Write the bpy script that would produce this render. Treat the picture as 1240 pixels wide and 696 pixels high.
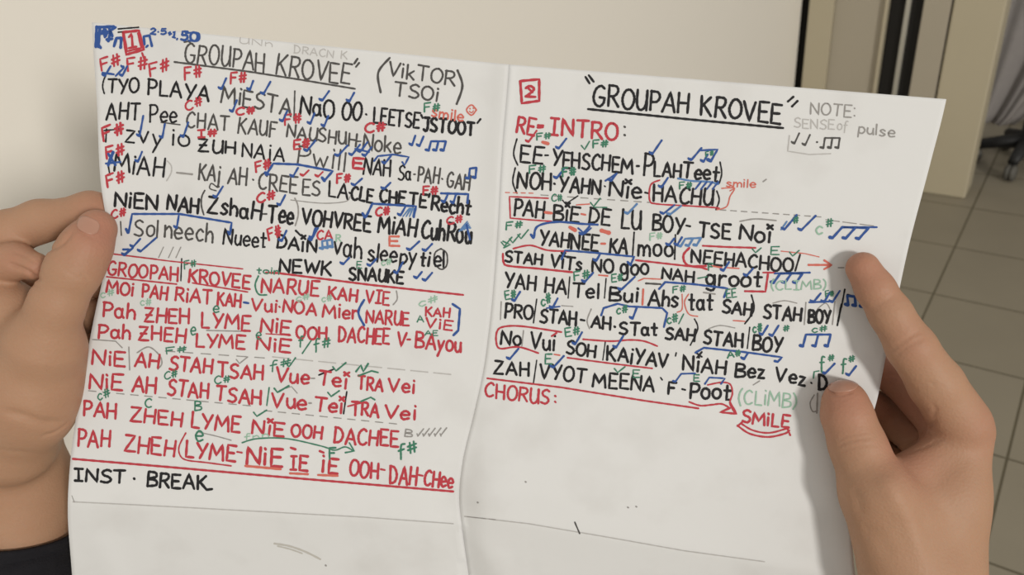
import bpy, bmesh, math, random
import numpy as np
from mathutils import Vector, Matrix

for o in list(bpy.data.objects):
    bpy.data.objects.remove(o)
scene = bpy.context.scene
COL = scene.collection
random.seed(7)

# ------------------------------------------------------------------ camera
FPX = 973.0                       # focal length in pixels of a 1240 x 696 frame
CAM_H = 1.30
_vp = np.array([163 / FPX, -1676 / FPX, 1.0])       # where plumb lines converge
_up = -_vp / np.linalg.norm(_vp)
_fw = np.array([0, 0, 1.0])
_Y = _fw - _up * _up.dot(_fw)
_Y /= np.linalg.norm(_Y)
_X = np.cross(_Y, np.array([0, 0, 1.0]))
_X = np.cross(_up, _Y)
if _X[0] < 0:
    _X = -_X
ROT = np.array([_X, _Y, _up])     # camera (right, up, forward) -> world
CAM = np.array([0, 0, CAM_H])
cd = bpy.data.cameras.new('camera')
cd.sensor_fit = 'HORIZONTAL'
cd.sensor_width = 36
cd.lens = 36 * FPX / 1240
cd.clip_start = 0.02
cd.dof.use_dof = True
cd.dof.focus_distance = 0.41
cd.dof.aperture_fstop = 14
cam = bpy.data.objects.new('camera', cd)
COL.objects.link(cam)
r_, u_, f_ = ROT[:, 0], ROT[:, 1], ROT[:, 2]
cam.matrix_world = Matrix(((r_[0], u_[0], -f_[0], 0), (r_[1], u_[1], -f_[1], 0),
                           (r_[2], u_[2], -f_[2], CAM_H), (0, 0, 0, 1)))
scene.camera = cam


def P(px, py, z):
    """World point at depth z (metres along the view axis) on the sight line of a photo pixel."""
    return CAM + ROT @ (np.array([(px - 620) / FPX, (348 - py) / FPX, 1.0]) * z)


def ray(px, py):
    return ROT @ np.array([(px - 620) / FPX, (348 - py) / FPX, 1.0])


def on_floor(px, py):
    r = ray(px, py)
    return CAM + r * (-CAM_H / r[2])


def on_plane(px, py, pt, n):
    r = ray(px, py)
    return CAM + r * (np.dot(pt - CAM, n) / np.dot(r, n))


# room axes: tile rows run along ROW, columns along COLD
ANG = math.radians(-37.6)
ROW = np.array([math.cos(ANG), math.sin(ANG), 0])
COLD = np.array([-math.sin(ANG), math.cos(ANG), 0])
jamb_pt = on_floor(1167.7, 241)                         # foot of the door frame
corner = on_plane(968, 40, jamb_pt, COLD)
corner[2] = 0

# ------------------------------------------------------------------ light
w = bpy.data.worlds.new('World')
scene.world = w
w.use_nodes = True
w.node_tree.nodes['Background'].inputs[0].default_value = (1.0, 0.96, 0.89, 1)
w.node_tree.nodes['Background'].inputs[1].default_value = 0.40


def lamp(name, pos, target, power, size, color):
    l = bpy.data.lights.new(name, 'AREA')
    l.shape = 'DISK'
    l.size = size
    l.energy = power
    l.color = color
    o = bpy.data.objects.new(name, l)
    COL.objects.link(o)
    o.location = pos
    o.rotation_euler = (Vector(target) - Vector(pos)).to_track_quat('-Z', 'Y').to_euler()
    return o


_pc = P(112, 27, 0.387)
_s1 = on_plane(57, 78, corner, ROW)
_s2 = on_plane(84, 128, corner, ROW)
_d1 = (_pc - _s1) / np.linalg.norm(_pc - _s1)
_d2 = (_pc - _s2) / np.linalg.norm(_pc - _s2)
lamp('ceiling_lamp', _pc + _d1 * 7.0, _pc, 56, 0.55, (1.0, 0.955, 0.885))
lamp('ceiling_lamp', _pc + _d2 * 7.0, _pc, 170, 0.85, (1.0, 0.955, 0.885))
scene.view_settings.view_transform = 'Standard'
scene.view_settings.look = 'None'
scene.view_settings.gamma = 1
scene.view_settings.use_curve_mapping = False
scene.view_settings.exposure = 0.32


# ------------------------------------------------------------------ helpers
def mat(name, col, rough=0.6, spec=0.3, metal=0.0):
    m = bpy.data.materials.new(name)
    m.use_nodes = True
    b = m.node_tree.nodes['Principled BSDF']
    b.inputs['Base Color'].default_value = (*col, 1)
    b.inputs['Roughness'].default_value = rough
    b.inputs['Specular IOR Level'].default_value = spec
    b.inputs['Metallic'].default_value = metal
    return m


def noise_mat(name, c1, c2, scale, rough=0.6, bump=0.0, bscale=None, spec=0.3, detail=4):
    m = mat(name, c1, rough, spec)
    nt = m.node_tree
    N, L = nt.nodes, nt.links
    b = N['Principled BSDF']
    tc = N.new('ShaderNodeTexCoord')
    n = N.new('ShaderNodeTexNoise')
    n.inputs['Scale'].default_value = scale
    n.inputs['Detail'].default_value = detail
    L.new(tc.outputs['Object'], n.inputs['Vector'])
    mx = N.new('ShaderNodeMix')
    mx.data_type = 'RGBA'
    mx.inputs[6].default_value = (*c1, 1)
    mx.inputs[7].default_value = (*c2, 1)
    L.new(n.outputs['Fac'], mx.inputs[0])
    L.new(mx.outputs[2], b.inputs['Base Color'])
    if bump:
        n2 = N.new('ShaderNodeTexNoise')
        n2.inputs['Scale'].default_value = bscale or scale * 4
        n2.inputs['Detail'].default_value = 3
        L.new(tc.outputs['Object'], n2.inputs['Vector'])
        bp = N.new('ShaderNodeBump')
        bp.inputs['Strength'].default_value = bump
        bp.inputs['Distance'].default_value = 0.001
        L.new(n2.outputs['Fac'], bp.inputs['Height'])
        L.new(bp.outputs['Normal'], b.inputs['Normal'])
    return m


def link(name, me, m=None, parent=None, smooth=False):
    o = bpy.data.objects.new(name, me)
    COL.objects.link(o)
    if m:
        me.materials.append(m)
    if smooth:
        for p in me.polygons:
            p.use_smooth = True
    if parent:
        o.parent = parent
    return o


def mesh(name, verts, faces, m=None, parent=None, smooth=False):
    me = bpy.data.meshes.new(name)
    me.from_pydata([tuple(float(c) for c in v) for v in verts], [], [tuple(f) for f in faces])
    me.update()
    return link(name, me, m, parent, smooth)


def tag(o, label=None, cat=None, group=None, kind=None):
    if label:
        o['label'] = label
    if cat:
        o['category'] = cat
    if group:
        o['group'] = group
    if kind:
        o['kind'] = kind
    return o


def empty(name, loc):
    o = bpy.data.objects.new(name, None)
    o.empty_display_size = 0.05
    o.location = tuple(loc)
    COL.objects.link(o)
    return o


def reparent(o, root):
    """parent o to root keeping the mesh where it is (root sits at a plain location)"""
    o.parent = root
    o.location = -root.location
    return o


def slab(name, base, along, out, length, depth, z0, z1, m, bevel=0.0, parent=None):
    """upright box: footprint starts at base, runs `length` along, `depth` out."""
    base, along, out = map(np.asarray, (base, along, out))
    bm = bmesh.new()
    vs = []
    for z in (z0, z1):
        for a, d in ((0, 0), (1, 0), (1, 1), (0, 1)):
            q = base + along * length * a + out * depth * d
            vs.append(bm.verts.new((q[0], q[1], z)))
    for f in ((0, 3, 2, 1), (4, 5, 6, 7), (0, 1, 5, 4), (1, 2, 6, 5), (2, 3, 7, 6), (3, 0, 4, 7)):
        bm.faces.new([vs[i] for i in f])
    bmesh.ops.recalc_face_normals(bm, faces=bm.faces)
    if bevel:
        bmesh.ops.bevel(bm, geom=list(bm.edges), offset=bevel, segments=2, affect='EDGES', profile=0.5)
    me = bpy.data.meshes.new(name)
    bm.to_mesh(me)
    bm.free()
    return link(name, me, m, parent)


def hermite(xs, ys, x):
    """smooth interpolation through (xs, ys)"""
    xs, ys = np.asarray(xs, float), np.asarray(ys, float)
    m = np.gradient(ys, xs)
    x = np.clip(np.asarray(x, float), xs[0], xs[-1])
    i = np.clip(np.searchsorted(xs, x) - 1, 0, len(xs) - 2)
    h = xs[i + 1] - xs[i]
    t = (x - xs[i]) / h
    return ((2 * t**3 - 3 * t**2 + 1) * ys[i] + (t**3 - 2 * t**2 + t) * h * m[i]
            + (-2 * t**3 + 3 * t**2) * ys[i + 1] + (t**3 - t**2) * h * m[i + 1])


# ------------------------------------------------------------------ room
def tile_material():
    m = mat('floor_tiles', (0.2, 0.17, 0.12), 0.45, 0.35)
    nt = m.node_tree
    N, L = nt.nodes, nt.links
    b = N['Principled BSDF']
    tc = N.new('ShaderNodeTexCoord')
    mp = N.new('ShaderNodeMapping')
    mp.vector_type = 'TEXTURE'
    mp.inputs['Rotation'].default_value = (0, 0, ANG)
    org = ROW * -0.2297 + COLD * 2.3139
    mp.inputs['Location'].default_value = (org[0], org[1], 0)
    L.new(tc.outputs['Object'], mp.inputs['Vector'])
    br = N.new('ShaderNodeTexBrick')
    br.offset = 0.0
    br.inputs['Scale'].default_value = 1.0
    br.inputs['Mortar Size'].default_value = 0.0032
    br.inputs['Mortar Smooth'].default_value = 0.3
    br.inputs['Brick Width'].default_value = 0.2723
    br.inputs['Row Height'].default_value = 0.326
    br.inputs['Color1'].default_value = (0.275, 0.245, 0.185, 1)
    br.inputs['Color2'].default_value = (0.285, 0.255, 0.195, 1)
    br.inputs['Mortar'].default_value = (0.11, 0.095, 0.06, 1)
    L.new(mp.outputs['Vector'], br.inputs['Vector'])
    ns = N.new('ShaderNodeTexNoise')
    ns.inputs['Scale'].default_value = 5
    ns.inputs['Detail'].default_value = 6
    L.new(tc.outputs['Object'], ns.inputs['Vector'])
    mx = N.new('ShaderNodeMix')
    mx.data_type = 'RGBA'
    mx.blend_type = 'MULTIPLY'
    mx.inputs[0].default_value = 0.35
    L.new(br.outputs['Color'], mx.inputs[6])
    L.new(ns.outputs['Color'], mx.inputs[7])
    mx.inputs[7].default_value = (1, 1, 1, 1)
    cr = N.new('ShaderNodeValToRGB')
    cr.color_ramp.elements[0].color = (0.7, 0.7, 0.7, 1)
    cr.color_ramp.elements[1].color = (1.1, 1.1, 1.1, 1)
    L.new(ns.outputs['Fac'], cr.inputs['Fac'])
    L.new(cr.outputs['Color'], mx.inputs[7])
    L.new(mx.outputs[2], b.inputs['Base Color'])
    bp = N.new('ShaderNodeBump')
    bp.inputs['Strength'].default_value = 0.4
    bp.inputs['Distance'].default_value = 0.002
    bp.invert = True
    L.new(br.outputs['Fac'], bp.inputs['Height'])
    L.new(bp.outputs['Normal'], b.inputs['Normal'])
    return m


M_white = noise_mat('white_wall_paint', (0.86, 0.825, 0.755), (0.84, 0.805, 0.735), 3, 0.55, 0.08, 160)
M_cream = noise_mat('cream_gloss_paint', (0.50, 0.445, 0.325), (0.47, 0.42, 0.305), 4, 0.4, 0.05, 90)
M_beige = noise_mat('beige_frame_paint', (0.43, 0.385, 0.305), (0.40, 0.36, 0.285), 4, 0.45, 0.05, 90)
M_rubber_gap = mat('black_rubber_and_gap_shade', (0.012, 0.011, 0.01), 0.6)
M_alu = mat('brushed_aluminium', (0.55, 0.54, 0.48), 0.35, 0.5, 0.7)
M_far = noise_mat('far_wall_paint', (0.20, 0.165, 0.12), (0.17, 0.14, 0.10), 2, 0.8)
M_skirt = mat('dark_skirting', (0.09, 0.075, 0.05), 0.5)

fl = mesh('floor', [(-3, -3, 0), (6, -3, 0), (6, 7, 0), (-3, 7, 0),
                    (-3, -3, -.08), (6, -3, -.08), (6, 7, -.08), (-3, 7, -.08)],
          [(0, 1, 2, 3), (7, 6, 5, 4), (0, 4, 5, 1), (1, 5, 6, 2), (2, 6, 7, 3), (3, 7, 4, 0)], tile_material())
tag(fl, 'grey brown square tiled floor with dark grout lines', 'floor', kind='structure')

# white wall running away from the viewer on the left, ending at the door frame
wl = slab('wall_left', corner, -COLD, -ROW, 4.9, 0.12, 0, 2.7, M_white, 0.004)
tag(wl, 'plain white wall close behind the song sheet', 'wall', kind='structure')


def along(px, py=40):
    q = on_plane(px, py, jamb_pt, COLD)
    return float(np.dot(q - corner, ROW))


def upright(name, p0, p1, back, front, m, label, cat, z1=2.7, bevel=0.002, z0=0.0):
    a, b = along(p0), along(p1)
    o = slab(name, corner + ROW * a + COLD * back, ROW, -COLD, b - a, back + front, z0, z1, m, bevel)
    return tag(o, label, cat, kind='structure')


upright('trim_1', 962, 976.5, 0.16, -0.05, M_rubber_gap, 'black strip put in for the shade of the gap beside the end of the white wall', 'gap')  # solid black strip: the shade inside the gap put in as colour
upright('trim_2', 976.5, 1006, 0.12, 0.0, M_cream, 'narrow cream post next to the dark gap', 'post')
upright('wall_back', 1006, 1067, 0.16, -0.015, M_beige, 'recessed beige panel between two cream posts', 'panel')
upright('trim_3', 1067, 1070.5, 0.12, 0.004, M_cream, 'thin bright cream edge left of the black seals', 'edge strip')
upright('trim_4', 1070.5, 1090.5, 0.16, -0.03, M_rubber_gap, 'wide black door seal', 'seal')
upright('trim_5', 1090.5, 1096.5, 0.14, -0.012, M_alu, 'thin metal strip between the two black seals', 'strip')
upright('trim_6', 1096.5, 1112.5, 0.16, -0.03, M_rubber_gap, 'narrower black door seal right of the metal strip', 'seal')
upright('trim_7', 1112.5, 1145.5, 0.12, -0.004, M_beige, 'beige board of the door frame', 'frame board')
upright('trim_8', 1145.5, 1148, 0.12, -0.014, M_rubber_gap, 'thin dark joint in the door frame', 'joint')
tag(slab('trim_9', corner + ROW * along(1148) + COLD * 0.14, ROW, -COLD,
         along(1211.5) - along(1148), 0.14, 0, 2.7, M_cream, 0.006),
    'wide cream door post standing on the tiles', 'door post', kind='structure')
# what is beyond the doorway
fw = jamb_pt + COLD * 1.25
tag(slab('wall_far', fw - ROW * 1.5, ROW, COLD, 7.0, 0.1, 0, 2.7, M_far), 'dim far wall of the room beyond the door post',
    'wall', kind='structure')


# grey curtain beyond the door post
def curtain():
    a = on_plane(1206, 160, jamb_pt + COLD * 0.85, COLD)
    base = a - ROW * 0.10
    n, H = 90, 30
    vs, fs = [], []
    for j in range(H + 1):
        t = j / H
        z = a[2] + 2.2 * t
        wd = 0.13 + 0.75 * t ** 0.75
        for i in range(n + 1):
            s = i / n
            amp = 0.011 * (0.6 + 0.4 * t)
            q = base + ROW * (s * wd) + COLD * (amp * math.sin(s * 34 + 2 * math.sin(s * 9)) + 0.016 * math.sin(s * 13 + 2))
            vs.append((q[0], q[1], z))
    for j in range(H):
        for i in range(n):
            k = j * (n + 1) + i
            fs.append((k, k + 1, k + n + 2, k + n + 1))
    o = mesh('curtain', vs, fs, noise_mat('grey_cloth', (0.36, 0.335, 0.32), (0.30, 0.28, 0.275), 30, 0.9, 0.3, 300), None, True)
    md = o.modifiers.new('thick', 'SOLIDIFY')
    md.thickness = 0.003
    return tag(o, 'grey folded cloth hanging beyond the cream door post', 'curtain')


curtain()

M_blk = noise_mat('black_plastic', (0.012, 0.012, 0.013), (0.03, 0.03, 0.03), 40, 0.5)
M_gry = noise_mat('grey_plastic', (0.13, 0.125, 0.11), (0.10, 0.095, 0.085), 60, 0.6)


def lathe(prof, seg, center, axis, m, name, parent=None):
    ax = Vector(axis).normalized()
    q = ax.to_track_quat('Z', 'Y').to_matrix()
    vs, fs = [], []
    for (r, h) in prof:
        for k in range(seg):
            a = 2 * math.pi * k / seg
            v = q @ Vector((r * math.cos(a), r * math.sin(a), h)) + Vector(center)
            vs.append(v)
    for i in range(len(prof) - 1):
        for k in range(seg):
            k2 = (k + 1) % seg
            fs.append((i * seg + k, i * seg + k2, (i + 1) * seg + k2, (i + 1) * seg + k))
    fs.append(tuple(range(seg - 1, -1, -1)))
    fs.append(tuple((len(prof) - 1) * seg + k for k in range(seg)))
    return mesh(name, vs, fs, m, parent, True)


def tube(pts, rad, seg=12):
    pts = [np.asarray(p, float) for p in pts]
    rad = rad if hasattr(rad, '__len__') else [rad] * len(pts)
    vs, fs = [], []
    prev = None
    for i, p in enumerate(pts):
        t = pts[min(i + 1, len(pts) - 1)] - pts[max(i - 1, 0)]
        t = t / np.linalg.norm(t)
        if prev is None:
            a = np.cross(t, [0.3, 0.2, 0.93])
        else:
            a = prev - t * np.dot(prev, t)
        a /= np.linalg.norm(a)
        prev = a
        b = np.cross(t, a)
        for k in range(seg):
            an = 2 * math.pi * k / seg
            vs.append(p + (a * math.cos(an) + b * math.sin(an)) * rad[i])
    for i in range(len(pts) - 1):
        for k in range(seg):
            k2 = (k + 1) % seg
            fs.append((i * seg + k, i * seg + k2, (i + 1) * seg + k2, (i + 1) * seg + k))
    fs.append(tuple(range(seg - 1, -1, -1)))
    fs.append(tuple((len(pts) - 1) * seg + k for k in range(seg)))
    return vs, fs


def caster_base():
    """five-spoke black rolling base on the floor beyond the door post"""
    c = on_floor(1238, 200)
    c[2] = 0
    root = empty('rolling_base', c)
    tag(root, 'black rolling base with small grey wheels on the tiles beyond the door post', 'rolling base')
    vs, fs = tube([c + [0, 0, .07], c + [0, 0, .12], c + [0, 0, .40]], [.045, .03, .026], 20)
    reparent(mesh('column', vs, fs, M_blk, None, True), root)
    for k in range(5):
        a = math.radians(72 * k + 8)
        d = np.array([math.cos(a), math.sin(a), 0])
        vs, fs = tube([c + [0, 0, .095], c + d * .08 + [0, 0, .09], c + d * .17 + [0, 0, .07]], [.028, .024, .018], 12)
        leg = reparent(mesh('leg', vs, fs, M_blk, None, True), root)
        s = np.array([-d[1], d[0], 0])
        ctr = c + d * .17 + np.array([0, 0, .030])
        wh = lathe([(.010, -.020), (.025, -.018), (.030, -.010), (.030, -.003), (.018, 0), (.030, .003), (.030, .010), (.025, .018), (.010, .020)],
                   24, ctr, s, M_gry, 'wheel')
        wh.parent = leg
    return root


caster_base()

# ------------------------------------------------------------------ the sheet of paper
Y_FOLD = [60, 80, 180, 300, 400, 450, 500, 560, 600, 650, 700, 760, 820]
X_FOLD = [617, 616, 608, 601, 592, 585, 574, 560, 556, 561, 568, 574, 578]


def fold_x(y):
    return hermite(Y_FOLD, X_FOLD, y)


def crease_y(px):
    return np.where(px < 560, 608 + (px - 88) * 0.056, 622 + (px - 562) * 0.165)


def depth(px, py):
    """depth of the sheet along the sight line of a pixel"""
    px = np.asarray(px, float)
    py = np.asarray(py, float)
    z = 0.395 + 0.048 * (py - 60) / 540
    d = np.abs(px - fold_x(py))
    ds = np.sqrt(d * d + 9) - 3
    vdepth = 0.009 + 0.005 * np.clip((py - 80) / 600, 0, 1)
    z = z - vdepth * ds / 500
    # the fold: left page rolls over it at the top, right page rises steeply from it lower down
    top = np.clip((420 - py) / 200, 0, 1)
    low = np.clip((py - 470) / 130, 0, 1)
    right = px > fold_x(py)
    z = z - 0.0026 * top * np.where(right, np.exp(-d / 4), np.exp(-(d / 20) ** 2))
    z = z - 0.0060 * low * np.where(right, 1 - np.exp(-(d / 22) ** 1.5), 0.25 * (1 - np.exp(-(d / 30) ** 2)))
    z = z + 0.0025 * np.sin((px - 560) / 590 * math.pi) * (px > 590) * np.clip((d / 80), 0, 1)
    # horizontal crease: the lower flap turns a little
    s = py - crease_y(px)
    ss = 0.5 * (s + np.sqrt(s * s + 6))
    z = z + 0.00016 * ss
    # wrinkles in the lower corner beside the fold and at the left edge
    e = (px - (566 + (py - 630) * 0.55))
    z = z - 0.0022 * np.exp(-(e / 22) ** 2) * np.clip((py - 615) / 60, 0, 1) * (px > 540)
    e2 = (px - (96 + (py - 600) * 0.42))
    z = z - 0.0012 * np.exp(-(e2 / 20) ** 2) * np.clip((py - 600) / 60, 0, 1)
    # the right edge curls towards the palm
    z = z - 0.0055 * np.exp(-((px - 1015) / 100) ** 2) * np.clip((py - 495) / 110, 0, 1)
    # soft buckle round the thumbs
    z = z + 0.0015 * np.exp(-(((px - 180) / 90) ** 2 + ((py - 300) / 60) ** 2))
    return z


def page_grid(which, nu=96, nv=150):
    t = np.linspace(0, 1, nv + 1)
    ty = np.linspace(0, 1, 9)
    LY = 27 + t * 710
    LX = hermite([20, 60, 120, 230, 270, 310, 340, 370, 420, 480, 560, 620, 680, 750],
                 [111, 113, 117, 123, 129, 131, 124, 117, 107, 96, 85, 82, 86, 92], LY)
    FY = 78 + t * 712
    FX = fold_x(FY)
    RY = 120 + t * 716
    RX = hermite([110, 120, 200, 300, 380, 430, 480, 560, 640, 740, 840],
                 [1148, 1146, 1126, 1100, 1083, 1073, 1063, 1040, 1032, 1040, 1048], RY)
    u = np.linspace(0, 1, nu + 1)
    if which == 'left':
        ax, ay, bx, by = LX, LY, FX, FY
    else:
        ax, ay, bx, by = FX, FY, RX, RY
    px = ax[:, None] * (1 - u) + bx[:, None] * u
    py = ay[:, None] * (1 - u) + by[:, None] * u
    return px, py


def build_page(which, m, parent):
    px, py = page_grid(which)
    z = depth(px, py)
    nv, nu = px.shape
    vs, fs = [], []
    for j in range(nv):
        for i in range(nu):
            vs.append(P(px[j, i], py[j, i], z[j, i]))
    back = len(vs)
    for j in range(nv):
        for i in range(nu):
            vs.append(P(px[j, i], py[j, i], z[j, i] + 0.00018))
    for j in range(nv - 1):
        for i in range(nu - 1):
            k = j * nu + i
            fs.append((k, k + nu, k + nu + 1, k + 1))
            k += back
            fs.append((k, k + 1, k + nu + 1, k + nu))
    rim = ([i for i in range(nu)] + [j * nu + nu - 1 for j in range(1, nv)]
           + [(nv - 1) * nu + i for i in range(nu - 2, -1, -1)] + [j * nu for j in range(nv - 2, 0, -1)])
    for a, b in zip(rim, rim[1:] + rim[:1]):
        fs.append((a, b, b + back, a + back))
    o = mesh('page', vs, fs, m, None, True)
    return reparent(o, parent)


def paper_material():
    m = mat('white_paper', (0.80, 0.79, 0.765), 0.75, 0.2)
    nt = m.node_tree
    N, L = nt.nodes, nt.links
    b = N['Principled BSDF']
    tc = N.new('ShaderNodeTexCoord')
    n = N.new('ShaderNodeTexNoise')
    n.inputs['Scale'].default_value = 28
    n.inputs['Detail'].default_value = 5
    L.new(tc.outputs['Object'], n.inputs['Vector'])
    cr = N.new('ShaderNodeValToRGB')
    cr.color_ramp.elements[0].position = 0.25
    cr.color_ramp.elements[0].color = (0.64, 0.64, 0.635, 1)
    cr.color_ramp.elements[1].position = 0.5
    cr.color_ramp.elements[1].color = (0.695, 0.70, 0.70, 1)
    L.new(n.outputs['Fac'], cr.inputs['Fac'])
    L.new(cr.outputs['Color'], b.inputs['Base Color'])
    n2 = N.new('ShaderNodeTexNoise')
    n2.inputs['Scale'].default_value = 38
    n2.inputs['Detail'].default_value = 4
    L.new(tc.outputs['Object'], n2.inputs['Vector'])
    bp = N.new('ShaderNodeBump')
    bp.inputs['Strength'].default_value = 0.28
    bp.inputs['Distance'].default_value = 0.0012
    L.new(n2.outputs['Fac'], bp.inputs['Height'])
    L.new(bp.outputs['Normal'], b.inputs['Normal'])
    return m


M_paper = paper_material()
sheet = empty('song_sheet', P(592, 420, float(depth(592, 420)) + 0.004))
tag(sheet, 'white folded paper sheet covered in handwritten song lyrics, held open by two hands', 'paper')
pageL = build_page('left', M_paper, sheet)
pageR = build_page('right', M_paper, sheet)
tag(pageL, 'left page headed with a boxed 1 and the singer name in brackets')
tag(pageR, 'right page headed with a boxed 2 and ending in chorus')

# ------------------------------------------------------------------ handwriting
INK = {
    'k': (mat('black_marker_ink', (0.024, 0.024, 0.026), 0.6, 0.1), 0.00016, 'black_lettering'),
    'g': (mat('grey_pen_ink', (0.085, 0.082, 0.08), 0.6, 0.1), 0.00014, 'grey_lettering'),
    'p': (mat('pencil_and_crease_shade_grey', (0.30, 0.29, 0.28), 0.6, 0.1), 0.00012, 'pencil_marks'),
    'f': (mat('faint_pencil_and_crease_shade', (0.47, 0.46, 0.45), 0.6, 0.1), 0.00010, 'faint_marks'),
    's': (mat('smudge', (0.50, 0.485, 0.45), 0.8, 0.1), 0.00009, 'smudge'),
    'r': (mat('red_marker_ink', (0.47, 0.055, 0.072), 0.6, 0.1), 0.00018, 'red_lettering'),
    'o': (mat('light_red_ink', (0.60, 0.155, 0.12), 0.6, 0.1), 0.00019, 'light_red_marks'),
    'b': (mat('blue_pen_ink', (0.040, 0.095, 0.31), 0.6, 0.1), 0.00022, 'blue_notes'),
    'l': (mat('light_blue_ink', (0.11, 0.22, 0.44), 0.6, 0.1), 0.00021, 'light_blue_notes'),
    'e': (mat('green_pen_ink', (0.055, 0.20, 0.13), 0.6, 0.1), 0.00024, 'green_chords'),
    't': (mat('pale_green_ink', (0.30, 0.48, 0.37), 0.6, 0.1), 0.00023, 'pale_green_marks'),
}
WID = {'s': 3.0, 'k': 3.0, 'g': 2.3, 'p': 1.5, 'f': 1.7, 'r': 2.9, 'o': 2.0, 'b': 2.5, 'l': 2.6, 'e': 2.1, 't': 1.9}
strokes = {}
ROW_ID = [0]
NOTE = [False]

# single-line alphabet: width, strokes ('~' first = rounded stroke); y 0 baseline, 1 cap height
def O_(x0, x1, y0, y1):
    cx, cy, a, b = (x0 + x1) / 2, (y0 + y1) / 2, (x1 - x0) / 2, (y1 - y0) / 2
    return ['~'] + [(cx + a * math.sin(q * math.pi / 5 + .2), cy + b * math.cos(q * math.pi / 5 + .2)) for q in range(11)]


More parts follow.
